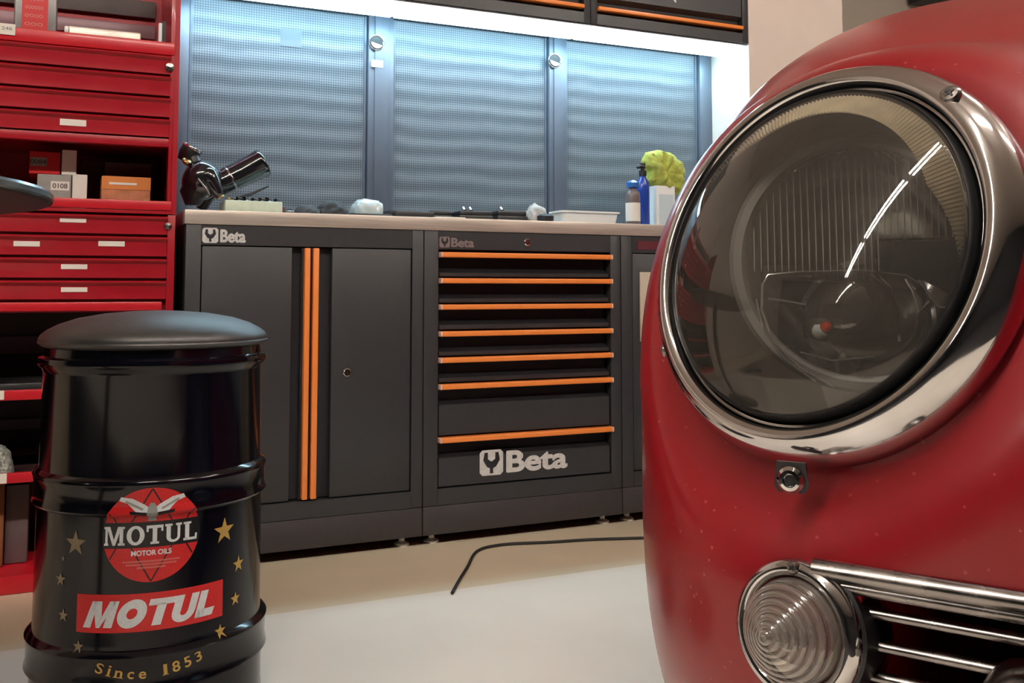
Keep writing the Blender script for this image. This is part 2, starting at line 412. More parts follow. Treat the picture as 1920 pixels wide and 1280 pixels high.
# drawer cabinet
t2 = thing('tool_cabinet', 'anthracite drawer cabinet with seven horizontal orange handles and a large white logo', 'cabinet', (XM[1], YC, 0), 'lower workbench cabinets')
HZ = [.8298, .754, .6777, .600, .5243, .4479, .296]
WX0, WX1 = 1.0112, 1.588
carcass(t2, XM[1], XM[2], WX0, WX1, .1585, .846)
for i, z in enumerate(HZ):
    zb = (HZ[i+1]+.0125) if i < 6 else .1625
    zt = z-.009
    hgt = zt-zb
    rec = min(.042, hgt*.78)
    b = MB()
    yf = YC+.003
    prof = [(yf+.034, zt+.012), (yf+.028, zt), (yf+.028, zt-rec*.72), (yf+.004, zt-rec), (yf, zt-rec-.002), (yf, zb+.0015), (yf+.0015, zb), (yf+.034, zb)]
    b.prism([(WX0+.004, y, zz) for y, zz in prof], (WX1-WX0-.010, 0, 0))
    d = b.build('drawer', 'anth', t2, ang=25)
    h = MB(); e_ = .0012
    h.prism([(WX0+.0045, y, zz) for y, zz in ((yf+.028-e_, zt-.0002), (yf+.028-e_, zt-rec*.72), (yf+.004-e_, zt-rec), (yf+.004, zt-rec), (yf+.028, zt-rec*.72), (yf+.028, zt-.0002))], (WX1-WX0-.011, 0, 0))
    h.build('recess_shade_sheet', 'anth_deep', d, ang=25)  # thin near-black sheet, paints the shade under the handle
    h = MB(); h.box(WX0+.004, WX1-.002, YC-.016, YC+.030, z-.0075, z+.0075, .003, 3); hh = h.build('handle', 'orange', d)
    for xx in ((WX0+.0015), (WX1-.0055)):
        MB().box(xx, xx+.007, YC-.0168, YC+.02, z-.0078, z+.0078, .003, 2).build('end_cap', 'orange_cap', hh)
a, c = at(900, 888, Y=YC), at(1065, 836, Y=YC)
logo(a.x, c.x, (at(980, 886, Y=YC).z), (at(980, 839, Y=YC).z), YC+.003, t2)
a, c = at(824, 463, Y=YC), at(889, 445, Y=YC)
logo(a.x, c.x, a.z-.001, c.z, YC, t2, mat('pinkish_logo_print', (.20, .15, .155), .5))  # dimmer, pinkish logo print
p = at(988, 454, Y=YC); lock(p.x, p.z, t2)

# third cabinet, mostly behind the car
t3 = thing('tool_cabinet', 'anthracite cabinet with a beige front panel, half hidden behind the red car', 'cabinet', (XM[2], YC, 0), 'lower workbench cabinets')
TX0, TX1 = 1.668, 2.246
carcass(t3, XM[2], XM[3], TX0, TX1, .158, .846)
b = MB(); b.box(TX0+.003, TX1-.003, YC+.004, YC+.03, .161, .843, .002); d = b.build('door', 'anth', t3)
z1 = at(1210, 510, Y=YC).z; z0 = at(1210, 640, Y=YC).z
b = MB(); b.box(at(1200, 560, Y=YC).x, 2.19, YC-.002, YC+.004, z0, z1, .001); b.build('front_panel', 'tan_panel', d)
b = MB(); b.box(at(1195, 460, Y=YC).x, 1.86, YC-.0008, YC, at(1210, 468, Y=YC).z, at(1210, 452, Y=YC).z); b.build('red_sticker', mat('dark_red_sticker', (.10, .012, .02), .5), t3)

# worktop
wt = thing('worktop', 'brushed stainless steel worktop running over the anthracite cabinets', 'worktop', (XM[0], YC, ZT))
b = MB(); b.box(.3025, 2.2895, YC-.004, 3.13, ZT+.0005, ZTT, .002); b.build('steel_top', 'steel', wt)

# ================================================================== WALL PANELS WITH POSTS
ZP0, ZP1 = .940, 1.660
YP = 3.125
posts = [(.302, .352), (.915, 1.003), (1.582, 1.655), (2.232, 2.289)]
pn = ['left', 'middle', 'right']
for i in range(3):
    x0, x1 = posts[i][1], posts[i+1][0]
    o = thing('perforated_wall_panel', ['blue-grey perforated metal wall panel beside the red drawer wall', 'middle blue-grey perforated metal wall panel between the two posts with round holes',
              'blue-grey perforated metal wall panel next to the white niche wall'][i], 'wall panel', (x0, YP, ZP0), 'perforated back panels')
    b = MB(); b.box(x0+.001, x1-.001, YP, YP+.02, ZP0, ZP1); b.build('sheet', 'perf', o)
    b = MB()
    for xx in (x0+.002, x1-.010): b.box(xx, xx+.008, YP-.004, YP, ZP0, ZP1)
    b.build('edge_flange', 'post', o)
    if i == 0:
        a, c = at(526, 86, Y=YP), at(566, 57, Y=YP)
        b = MB(); b.box(a.x, c.x, YP-.0015, YP, a.z, c.z); b.build('sticker', mat('grey_blue_sticker', (.11, .14, .17), .5), o)
for i, (x0, x1) in enumerate(posts):
    o = thing('wall_post', ['narrow blue-grey metal post at the left end of the wall panels', 'blue-grey metal post with a round hole and a small white label',
              'blue-grey metal post with a round hole and no label', 'narrow blue-grey metal post beside the white niche wall'][i], 'post', (x0, YP, ZP0), 'posts between the wall panels')
    b = MB(); b.box(x0+.001, x1-.001, 3.106, 3.15, ZP0, ZP1, .002)
    if i in (1, 2):
        xa = x0+(x1-x0)*.24; xb = x1-(x1-x0)*.24
        b.box(xa, xb, 3.100, 3.106, ZP0, ZP1, .001)
    b.build('post_body', 'post', o)
    if i in (1, 2):
        p = at(706 if i == 1 else 1040, 80 if i == 1 else 114, Y=3.1)
        b = MB(); b.lathe([(.0215, 0), (.0235, .002), (.0265, .002), (.0265, -.002)], (p.x, 3.0995, p.z), (0, -1, 0), 28); b.build('hole_rim', 'chrome_old', o)
        b = MB(); b.lathe([(.0215, 0), (.0001, 0)], (p.x, 3.0992, p.z), (0, -1, 0), 28); h = b.build('round_hole', 'black', o)
        b = MB(); b.lathe([(.0195, 0), (.0195, .003), (.0001, .0032)], (p.x+.001, 3.0988, p.z), (0, -1, 0), 28)
        bmesh.ops.bisect_plane(b.bm, geom=b.bm.verts[:]+b.bm.edges[:]+b.bm.faces[:], plane_co=(p.x, 3.1, p.z-.004), plane_no=(.25, 0, 1), clear_outer=True)
        b.build('pale_hole_bottom', 'white', h)  # white lower part of the round hole
    if i == 1:
        a, c = at(696, 125, Y=3.1), at(718, 114, Y=3.1)
        b = MB(); b.box(a.x, c.x, 3.0985, 3.1, a.z, c.z); b.build('label', 'white', o)

# ================================================================== WALL CABINETS
YU, ZU, ZUT = 2.88, 1.630, 2.10
names = ['anthracite wall cabinet with an orange handle, at the left above the strip light', 'anthracite wall cabinet with an orange handle, left of the seam above the strip light',
         'anthracite wall cabinet with a small white mark, nearest the beige wall']
for i in range(3):
    x0, x1 = XM[i], XM[i+1]+(.003 if i == 2 else 0)
    t = thing('wall_cabinet', names[i], 'cabinet', (x0, YU, ZU), 'wall cabinets')
    b = MB(); g = .001
    b.box(x0+g, x1-g, YU+.04, BACK-.001, ZU, ZUT)
    b.box(x0+g, x0+.026, YU, YU+.04, ZU, ZUT, .0015); b.box(x1-.026, x1-g, YU, YU+.04, ZU, ZUT, .0015)
    b.box(x0+.026, x1-.026, YU, YU+.04, ZU, ZU+.036); b.box(x0+.026, x1-.026, YU, YU+.04, ZUT-.03, ZUT)
    b.build('body', 'anth', t)
    b = MB(); yf = YU+.003
    prof = [(yf, ZUT-.032), (yf, ZU+.096), (yf+.020, ZU+.082), (yf+.028, ZU+.040), (yf+.035, ZU+.040), (yf+.035, ZUT-.032)]
    b.prism([(x0+.029, y, z) for y, z in prof], (x1-x0-.058, 0, 0)); d = b.build('flap_door', 'anth', t, ang=25)
    h = MB(); h.box(x0+.028, x1-.028, YU-.010, YU+.022, ZU+.048, ZU+.061, .002); h.build('handle', 'orange', d)
    if i == 2:
        p = at(1265, 0, Y=YU); b = MB(); b.prism([(p.x-.010, YU, p.z+.02), (p.x+.008, YU, p.z+.02), (p.x+.006, YU, p.z-.010), (p.x-.002, YU, p.z-.006)], (0, .0035, 0)); b.build('white_mark', 'logo', d)
# strip light
for i in range(3):
    x0, x1 = XM[i]+.002, XM[i+1]-.002
    t = thing('strip_light', ['cool white strip light under the left wall cabinet', 'cool white strip light under the middle wall cabinet', 'cool white strip light ending at the bright niche wall'][i], 'strip light', ((x0+x1)/2, 3.0, ZU), 'strip lights under the wall cabinets')
    b = MB(); b.box(x0, x1, 2.890, 3.05, ZU-.005, ZU-.0005); b.build('housing', 'white', t)
    b = MB(); b.box(x0+.0005, x1-.0005, 2.935, 3.02, ZU-.024, ZU-.0055, .006, 3); b.build('diffuser', 'strip', t)

# ================================================================== RED DRAWER WALL
YR, XR, XL = 2.70, .2815, -1.10
YRB = 3.12
rz = lambda y: at(160, y, Y=YR).z
def label_strip(x, y, w, t, yy=YR, h=9):
    a = at(x-w/2, y+h/2, Y=yy); c = at(x+w/2, y-h/2, Y=yy)
    b = MB(); b.box(a.x, c.x, yy-.0020, yy+.0005, a.z, c.z, .0006, 1); b.build('label_holder', 'paper', t)
def front_drawer(t, z0, z1, x0, x1, labels=(), m='red_cab'):
    """drawer front with a rolled lip along its top edge"""
    b = MB()
    prof = [(YR+.001, z0+.002), (YR+.001, z1-.016), (YR-.001, z1-.012), (YR-.007, z1-.009), (YR-.009, z1-.005), (YR-.007, z1-.002), (YR+.002, z1-.001), (YR+.02, z1-.001), (YR+.02, z0+.002)]
    b.prism([(x0, y, z) for y, z in prof], (x1-x0, 0, 0))
    d = b.build('drawer', m, t, ang=50)
    for lx, ly in labels: label_strip(lx, ly, 50, d, YR+.001)
    return d
X_R = at(322, 200, Y=YR).x
# upper chest
za, zb = rz(397), 1.62
ur = thing('drawer_chest', 'upper red metal chest with an open display tray, four shallow drawers and an open shelf', 'tool chest', (XR, YR, za), 'red tool chests')
b = MB(); st = .022
b.box(XL, XR, YRB-.01, YRB, za, zb)                                   # back
b.box(XR-.012, XR, YR, YRB-.01, za, zb); b.box(XL, XL+.012, YR, YRB-.01, za, zb)
b.box(XR-st, XR-.012, YR, YR+.03, za, zb, .001)
b.box(XL+.012, XR-.012, YR-.002, YRB-.01, za, rz(391))                      # bottom
b.box(XL+.012, XR-.012, YR+.025, YRB-.01, rz(90), rz(250))                     # drawer block
b.box(XL+.012, XR-st, YR, YR+.03, rz(267), rz(251), .001)
b.box(XL+.012, XR-.012, YR+.03, YRB-.01, rz(256), rz(251))
b.build('carcass', 'red_cab', ur)
b = MB(); b.box(XL+.012, XR-.0125, YR-.006, YR+.012, rz(391)+.001, rz(372), .003); b.build('shelf_lip', 'red_lip', ur)
b = MB(); b.box(XL+.012, XR-.0125, YR-.004, YR+.012, rz(90)+.001, rz(64), .003); b.build('tray_lip', 'red_lip', ur)
b = MB(); b.box(XL+.012, XR-.0125, YR+.012, YRB-.01, rz(90)+.0005, rz(80)); b.build('tray_floor', 'red_cab', ur)
b = MB(); b.box(XL+.02, XR-.03, YRB-.03, YRB-.012, at(160, 66, Y=YRB).z, at(160, 40, Y=YRB).z, .003); b.build('rear_rail', mat('pinkish_grey_rail', (.24, .15, .17), .4, .2), ur)
b = MB(); b.box(XL+.02, XR-.03, YRB-.03, YRB-.012, at(160, 26, Y=YRB).z, at(160, -6, Y=YRB).z, .003); b.build('rear_rail', 'grey_dark', ur)
ys = [(90, 127), (130, 169), (172, 210), (213, 249)]
for i, (a, c) in enumerate(ys):
    front_drawer(ur, rz(c), rz(a), XL+.012, X_R-.004, [(137, 230)] if i == 3 else [])
p = at(320, 127, Y=YR); b = MB(); b.lathe([(.012, 0), (.011, .006), (.0001, .008)], (p.x-.003, YR, p.z), (0, -1, 0), 18); b.build('lock', 'chrome_old', ur)
p = at(303, 40, Y=YR+.03)
b = MB(); b.box(p.x-.006, p.x+.002, YR+.032, YR+.05, rz(78), rz(22)); b.build('upright_clip', 'white', ur)
b = MB(); b.box(p.x+.003, p.x+.012, YR+.032, YR+.05, rz(78), rz(18)); b.build('upright_strip', 'black', ur)
# middle chest
zc, zd = rz(585), rz(398)
lr = thing('drawer_chest', 'lower red metal chest of four drawers with small white label strips', 'tool chest', (XR, YR, zc), 'red tool chests')
b = MB()
b.box(XL, XR-.001, YR+.022, YRB, zc, zd-.0008); b.box(XR-.02, XR-.001, YR, YR+.022, zc, zd-.0008, .001)
b.box(XL, XR-.02, YR, YR+.022, zc, zc+.004)
b.build('carcass', 'red_cab', lr)
front_drawer(lr, rz(438), rz(401), XL+.006, X_R-.004, [(137, 412)])
front_drawer(lr, rz(480), rz(441), XL+.006, X_R-.004, [(50, 457), (209, 457)])
front_drawer(lr, rz(522), rz(483), XL+.006, X_R-.004, [(139, 500)])
front_drawer(lr, rz(562), rz(525), XL+.006, X_R-.004, [(139, 543)])
b = MB(); b.box(XL+.006, XR-.03, YR-.006, YR+.02, zc+.003, rz(566), .003); b.build('base_lip', 'red_lip', lr)
p = at(318, 424, Y=YR); b = MB(); b.lathe([(.010, 0), (.009, .006), (.0001, .008)], (p.x-.004, YR, p.z), (0, -1, 0), 18); b.build('lock', 'chrome_old', lr)
# lower open shelving
sh = thing('shelf_unit', 'red metal shelf unit with dark interior standing behind the black barrel stool', 'shelving', (XR, YR, 0))
lz = lambda y: at(30, y, Y=YR).z
XS = -.0
b = MB()
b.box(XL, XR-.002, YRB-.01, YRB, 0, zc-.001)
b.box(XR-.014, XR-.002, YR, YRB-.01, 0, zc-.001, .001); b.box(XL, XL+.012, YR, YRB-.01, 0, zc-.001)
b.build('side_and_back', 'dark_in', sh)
b = MB(); b.box(XL+.012, XR-.014, YRB-.03, YRB-.01, at(30, 662, Y=YRB).z, at(30, 630, Y=YRB).z); b.build('rear_rail', mat('purple_grey_rail', (.12, .09, .12), .5), sh)
b = MB(); b.box(XL+.012, XR-.014, YRB-.03, YRB-.01, at(30, 802, Y=YRB).z, at(30, 784, Y=YRB).z); b.build('rear_rail', mat('purple_grey_rail_low', (.12, .09, .12), .5), sh)
for (yt, yb) in ((731, 750), (886, 905)):
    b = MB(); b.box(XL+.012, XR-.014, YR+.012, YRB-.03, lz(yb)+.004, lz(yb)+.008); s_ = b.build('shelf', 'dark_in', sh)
    b = MB(); b.box(XL+.012, XR-.0145, YR-.004, YR+.012, lz(yb), lz(yt), .002); b.build('front_lip', 'red_lip', s_)
b = MB(); b.box(XL+.012, XR-.014, YR+.004, YRB-.01, .002, lz(1080), .002); b.box(XL+.012, XR-.0145, YR-.004, YR+.004, .001, lz(1080)+.003, .002); b.build('base_tray', 'red_lip', sh)

# ---- things standing in the red chests
zt0 = rz(80)                                         # tray floor
def can(x0, x1, ytop, Y, zf):
    a = at(x0, 50, Y=Y).x; c = at(x1, 50, Y=Y).x
    t = thing('metal_can', 'grey rectangular can with a red printed front in the upper display tray', 'can', ((a+c)/2, Y, zf))
    b = MB(); b.box(a, c, Y, Y+.07, zf+.0005, zf+.20, .008, 3); b.build('can_body', mat('grey_tin', (.27, .27, .27), .35, .5), t)
    b = MB(); b.box(a+.018, c-.022, Y-.001, Y+.0005, zf+.02, zf+.18); l = b.build('front_label', 'decal_red', t)
    for k in range(6):
        b = MB(); bm = text2d(['HEAT', 'RESIST', 'COATING', 'SPRAY', 'SATIN', 'WIDE'][k] if False else ['oooo', 'oooooo', 'ooooo', 'oooooo', 'oooo', 'ooo'][k], (c-a)*.42, .009)
        add_bm(b, bm, lambda v: Vector(((a+c)/2-.004+v.x, Y-.0016, zf+.155-k*.0215+v.y))); b.build('small_print', 'decal_pink', l, smooth=False, fix=False)
    b = MB(); b.cyl((a+.04, Y+.035, zf+.20), (a+.04, Y+.035, zf+.215), .018); b.build('cap', 'black', t)
can(25, 107, 0, YR+.055, zt0)
a, c = at(-8, 63, Y=YR-.006), at(29, 46, Y=YR-.006)
t = thing('price_tag', 'white tag with grey print on the lip of the upper display tray', 'tag', (a.x, YR-.006, a.z))
b = MB(); b.box(a.x-.03, c.x, YR-.0075, YR-.0045, a.z, c.z); b.build('card', 'paper', t)
b = MB(); bm = text2d('1246', .03, .009, .02); add_bm(b, bm, lambda v: Vector(((a.x+c.x)/2+v.x, YR-.0079, (a.z+c.z)/2+.002+v.y))); b.build('print', 'grey_box', t, smooth=False, fix=False)
a, c = at(128, 66, Y=YR+.07), at(262, 52, Y=YR+.07)
t = thing('metal_bar', 'silver bar lying in the upper display tray right of the grey can', 'metal bar', (a.x, YR+.07, zt0))
b = MB(); b.box(a.x, c.x, YR+.020, YR+.036, zt0+.0005, rz(47), .004); b.build('bar', 'steel', t)
b = MB(); b.lathe([(.012, 0), (.012, .008), (.008, .010)], (a.x, YR+.028, rz(56)), (-1, 0, 0), 16, (True, True)); b.build('end_cap', 'white', t)

zf = rz(391)+.001
def abox(name, label, x0, x1, y0, Y, depth, m, zf, group=None, cat='box', ref=330):
    a = at(x0, ref, Y=Y).x; c = at(x1, ref, Y=Y).x; top = at((x0+x1)/2, y0, Y=Y).z
    t = thing(name, label, cat, ((a+c)/2, Y, zf), group)
    b = MB(); b.box(a, c, Y, Y+depth, zf, top, .0015, 1); o = b.build('carton', m, t)
    return t, a, c, top
YB = YR+.10
t, a, c, top = abox('parts_box', 'grey carton with a white printed label on the red shelf, under the small red box', 70, 134, 327, YB, .12, 'grey_box', zf, 'boxes on the open red shelf')
b = MB(); lx0, lx1 = at(95, 350, Y=YB).x, at(130, 350, Y=YB).x; lz0, lz1 = at(112, 357, Y=YB).z, at(112, 340, Y=YB).z
b.box(lx0, lx1, YB-.0012, YB, lz0, lz1); l = b.build('label', 'paper', t)
bm = text2d('GHIA'.replace('GHIA', '0108'), (lx1-lx0)*.8, (lz1-lz0)*.55, .02); b = MB(); add_bm(b, bm, lambda v: Vector(((lx0+lx1)/2+v.x, YB-.0016, (lz0+lz1)/2+v.y))); b.build('print', 'grey_dark', l, smooth=False, fix=False)
b = MB(); b.box(a+.001, c-.001, YB-.001, YB, zf+.004, zf+.012); b.build('band', mat('brown_grey_band', (.22, .15, .13), .6), t)
topg = top
t, a, c, top = abox('parts_box', 'narrow white carton standing right of the grey carton', 136, 164, 327, YB+.002, .12, 'paper', zf, 'boxes on the open red shelf')
Yb2 = YB+.004
t, a, c, top = abox('parts_box', 'small red box with a grey label lying on top of the grey carton', 54, 112, 284, Yb2, .10, 'decal_red', topg+.0005, 'boxes on the open red shelf')
b = MB(); b.box(at(57, 300, Y=Yb2).x, at(88, 300, Y=Yb2).x, Yb2-.001, Yb2, at(72, 311, Y=Yb2).z, at(72, 295, Y=Yb2).z); l = b.build('label', 'grey_box', t)
bm = text2d('0084', .038, .012, .02); b = MB(); p = at(72, 303, Y=Yb2); add_bm(b, bm, lambda v: Vector((p.x+v.x, Yb2-.0015, p.z+v.y))); b.build('print', 'grey_dark', l, smooth=False, fix=False)
t, a, c, top = abox('parts_box', 'pale carton beside the small red box, on top of the white carton', 115, 143, 281, Yb2, .10, 'paper', topg+.0005, 'boxes on the open red shelf')
t, a, c, top = abox('parts_box', 'dark grey long carton behind the white carton', 150, 190, 300, YB+.15, .13, 'grey_dark', zf, 'boxes on the open red shelf')
t, a, c, top = abox('parts_box', 'pinkish orange printed box at the right of the open red shelf', 191, 283, 331, YB-.02, .10, 'orange_box', zf, 'boxes on the open red shelf')
b = MB(); b.box(a, c, YB-.0212, YB-.02, (zf+top)/2+.012, top-.001); b.build('orange_band', mat('orange_print', (.62, .20, .04), .6), t)
b = MB(); b.box(a+.018, c-.035, YB-.0224, YB-.0212, top-.0225, top-.0165); b.build('white_print', 'paper', t)
b = MB(); b.lathe([(.012, 0), (.0001, .0005)], (c-.012, YB-.021, zf+.022), (0, -1, 0), 16); b.build('yellow_mark', mat('yellow_print', (.55, .50, .15), .5), t)
t2_, a2, c2, top2 = abox('parts_box', 'dark translucent box stacked behind the orange printed box', 196, 284, 305, YB+.09, .10, 'grey_dark', zf, 'boxes on the open red shelf')

# lower shelf contents
z_s1 = lz(750)+.0085; z_s2 = lz(905)+.0085
a = at(-60, 700, Y=YR+.05).x; c = at(38, 700, Y=YR+.05).x
t = thing('tool_case', 'black tool case lying on the middle red shelf left of the barrel stool', 'case', ((a+c)/2, YR+.05, z_s1))
b = MB(); b.box(a, c+.05, YR+.03, YR+.25, z_s1, z_s1+.030, .004); b.build('case_base', 'black', t)
b = MB(); b.box(a, c-.06, YR+.04, YR+.24, z_s1+.031, z_s1+.065, .006); b.build('case_lid', 'black', t)
a, c = at(-20, 750, Y=YR-.004), at(8, 732, Y=YR-.004)
t = tag(MB().box(a.x, c.x, YR-.006, YR-.0042, a.z, c.z).build('shelf_label', 'paper'), 'white label on the lip of the middle red shelf', 'label', 'shelf lip labels')
a, c = at(-20, 908, Y=YR-.004), at(13, 887, Y=YR-.004)
t = tag(MB().box(a.x, c.x, YR-.006, YR-.0042, a.z, c.z).build('shelf_label', 'paper'), 'white label on the lip of the lowest red shelf', 'label', 'shelf lip labels')
def crumple_mb(cx, cy, z0, sx, sy, sz, seed, amp=.35, flat=True, box=False):
    rnd = random.Random(seed)
    bm = bmesh.new(); bmesh.ops.create_icosphere(bm, subdivisions=4, radius=1)
    ph = [(Vector((rnd.uniform(-1, 1), rnd.uniform(-1, 1), rnd.uniform(-1, 1))).normalized(), rnd.uniform(3, 9), rnd.uniform(0, 6)) for _ in range(12)]
    for v in bm.verts:
        d = v.co.normalized(); s = sum(abs(math.sin(p.dot(d)*f+o)) for p, f, o in ph)/12-.6
        if box: d = Vector([math.copysign(abs(c_)**.6, c_) for c_ in d])
        q = d*(1+amp*s)
        z = max(q.z, -.0) if flat else q.z
        v.co = Vector((cx+q.x*sx, cy+q.y*sy, z0+(z if flat else z+1)*sz))
    mb = MB(); mb.bm.free(); mb.bm = bm
    return mb
def crumple(name, label, cat, cx, cy, z0, sx, sy, sz, m, seed, amp=.35, group=None, flat=True):
    return tag(crumple_mb(cx, cy, z0, sx, sy, sz, seed, amp, flat).build(name, m, ang=60), label, cat, group)
p = at(5, 870, Y=YR+.08)
crumple('wire_bundle', 'crumpled grey wire bundle on the lowest red shelf', 'wire bundle', p.x-.01, YR+.09, z_s2+.001, .035, .04, .07, 'weave', 3)
a = at(-60, 950, Y=YR+.1).x; c = at(8, 950, Y=YR+.1).x
t = tag(MB().box(a, c, YR+.1, YR+.3, lz(1080)+.001, lz(915), .004).build('storage_box', 'brown'), 'brown box standing in the base tray of the red shelf unit', 'box')
a = at(10, 950, Y=YR+.12).x; c = at(54, 950, Y=YR+.12).x
t = tag(MB().box(a, c, YR+.12, YR+.3, lz(1080)+.001, lz(925), .004).build('storage_box', mat('mauve_grey_panel', (.10, .07, .075), .6)), 'mauve-grey box standing beside the brown box in the base tray', 'box')

# ================================================================== THINGS ON THE WORKTOP
Z0 = ZTT+.0005
def wp(x, y, Y): return at(x, y, Y=Y)
# shiny black power tools
def heat_gun():
    Y = 2.90
    t = thing('heat_gun', 'shiny black heat gun with a fat barrel pointing up to the right on the worktop', 'heat gun', (wp(430, 380, Y).x, Y, Z0))
    a, c = wp(412, 345, Y), wp(487, 308, Y)
    d = (c-a).normalized()
    b = MB(); L = (c-a).length
    b.lathe([(.0001, -.045), (.022, -.04), (.033, -.02), (.037, 0), (.0385, L*.5), (.041, L), (.043, L+.004), (.041, L+.012), (.036, L+.014), (.034, L+.004), (.0001, L-.01)], a, d, 36); b.build('barrel', 'black_shiny', t, ang=65)
    b = MB(); b.lathe([(.0385, -.003), (.0395, 0), (.0385, .003)], a+d*L*.25, d, 36); b.build('band', 'chrome_old', t, ang=65)
    h0 = a-d*.01; h1 = Vector((wp(378, 392, Y).x, Y+.01, Z0+.016))
    b = MB(); b.tube([h0, h0.lerp(h1, .5)+Vector((0, 0, .004)), h1], [.022, .0165, .015], 14); b.build('handle', 'black', t, ang=65)
    a, c = wp(440, 375, Y-.02), wp(503, 349, Y-.02)
    b = MB(); b.tube([a, a.lerp(c, .5)+Vector((0, 0, -.003)), c], [.006, .004, .0025], 8); b.build('lever', 'black', t, ang=65)
    return t
heat_gun()
def polisher():
    Y = 2.80
    t = thing('spray_gun', 'black rounded power tool with a cone nozzle pointing down, beside the red chest', 'power tool', (wp(385, 380, Y).x, Y, Z0))
    c = wp(378, 338, Y)
    b = MB(); b.lathe([(max(.0001, .051*math.cos(q)**.8), .055*math.sin(q)) for q in [PI*(k/18-.5)*.9999 for k in range(19)]], c, (.35, -.45, .85), 32); b.build('body', 'black_shiny', t, ang=65)
    a, e = wp(384, 318, Y-.03), wp(413, 370, Y-.03)
    d = (e-a).normalized(); L = (e-a).length
    b = MB(); b.lathe([(.0001, -.004), (.018, 0), (.026, .012), (.025, L*.45), (.015, L*.85), (.011, L), (.008, L+.001), (.007, L-.01), (.0001, L-.01)], a, d, 28); b.build('nozzle', 'black_shiny', t, ang=65)
    b = MB(); b.lathe([(.0115, 0), (.0125, .003), (.0115, .006)], e-d*.004, d, 20, (True, True)); b.build('nozzle_tip', 'brass', t, ang=65)
    g = wp(348, 306, Y-.01)
    b = MB(); b.lathe([(.009, 0), (.013, .004), (.013, .010), (.009, .013)], g, (.3, -.6, .7), 18, (True, True)); b.build('brass_fitting', 'brass', t, ang=65)
    b = MB(); b.tube([(c.x-.01, Y, c.z-.02), (wp(355, 385, Y).x+.01, Y+.01, Z0+.05), (wp(362, 392, Y).x, Y+.01, Z0+.020)], [.04, .036, .020], 16); b.build('handle', 'black', t, ang=65)
    k = wp(356, 285, Y+.02)
    b = MB(); b.lathe([(.020, -.03), (.026, -.01), (.028, .012), (.024, .018), (.0001, .018)], k, (.45, -.2, .8), 26, (True, False)); b.tube([k, c], [.018, .022], 12); b.build('cup', 'black', t, ang=65)
    b = MB(); b.lathe([(.0275, .010), (.0295, .014), (.0265, .018)], k, (.45, -.2, .8), 26); b.build('cup_rim', 'chrome', t, ang=65)
    b = MB(); b.tube([wp(371, 335, Y-.06), wp(385, 352, Y-.065), wp(393, 366, Y-.06)], .003, 8); b.build('trigger', 'chrome_old', t, ang=65)
polisher()
a, c = wp(420, 385, 2.78), wp(527, 385, 2.78)
t = thing('parts_tray', 'pale green-white tray holding small silver parts beside the black power tools', 'tray', ((a.x+c.x)/2, 2.78, Z0))
b = MB(); b.box(a.x, c.x, 2.76, 2.86, Z0, Z0+.034, .003); b.build('tray_body', 'pale_green', t)
for k in range(7):
    xx = a.x+.014+k*(c.x-a.x-.03)/6
    r = .006+.003*((k*7) % 3)/2
    tag(MB().cyl((xx, 2.78+.01*(k % 3), Z0+.0345+r*.8), (xx+.012, 2.80+.01*(k % 3), Z0+.0345+r*.8), r*.8, 12).build('metal_fitting', 'chrome'), 'small silver fitting lying on the pale green tray', 'fitting', 'silver fittings on the pale tray')
for k, (x0, x1, y, Y) in enumerate([(527, 556, 380, 2.80), (540, 600, 385, 2.86)]):
    a, c = wp(x0, y, Y), wp(x1, y, Y)
    t = thing('ratchet_wrench', ['short silver ratchet wrench beside the pale green tray', 'dark socket wrench lying behind the silver wrench'][k], 'wrench', (a.x, Y, Z0))
    b = MB(); b.tube([(a.x, Y, Z0+.009), (c.x, Y+.02, Z0+.009)], .0065, 10); b.build('shaft', ['chrome', 'black'][k], t)
    b = MB(); b.cyl((a.x, Y, Z0), (a.x, Y, Z0+.022), .014, 16); b.build('head', ['chrome', 'black'][k], t)
p = wp(622, 390, 2.86); crumple('black_glove', 'black crumpled glove lying left of the wrapped package', 'glove', p.x, 2.86, Z0, .050, .05, .050, 'dark_rag', 11, .5)
p = wp(572, 392, 2.84); crumple('dark_cloth', 'dark grey cloth spread flat on the worktop left of the glove', 'cloth', p.x, 2.83, Z0, .042, .04, .034, 'dark_rag', 12, .5)
a, c = wp(655, 390, 2.80), wp(728, 390, 2.80)
t = thing('wrapped_package', 'clear plastic wrapped package with a white inside, on a black pad', 'package', ((a.x+c.x)/2, 2.80, Z0))
b = MB(); b.box(a.x-.005, c.x, 2.76, 2.88, Z0, Z0+.010, .003); b.build('pad', 'black', t)
crumple_mb((a.x+c.x)/2, 2.82, Z0+.0105, .044, .048, .044, 31, .30, box=True).build('wrapping', mat('milky_film', (.55, .68, .72), .2, 0, .5), t, ang=50)
a, c = wp(736, 400, 2.83), wp(800, 400, 2.83)
t = thing('tool_tray', 'flat black tray lying between the wrapped package and the black socket set', 'tray', (a.x, 2.83, Z0))
b = MB(); b.box(a.x, c.x+.015, 2.80, 2.98, Z0, Z0+.024, .003); b.build('tray_base', 'black', t)
b = MB(); b.box(a.x+.01, c.x+.01, 2.90, 2.97, Z0+.0245, Z0+.034, .003); b.build('tray_insert', 'dark_rag', t)
a, c = wp(806, 406, 2.79), wp(862, 406, 2.79)
t = tag(MB().box(a.x, c.x, 2.74, 2.80, Z0, Z0+.006, .002).build('steel_ruler', 'steel'), 'flat steel plate lying at the front edge of the worktop', 'steel plate')
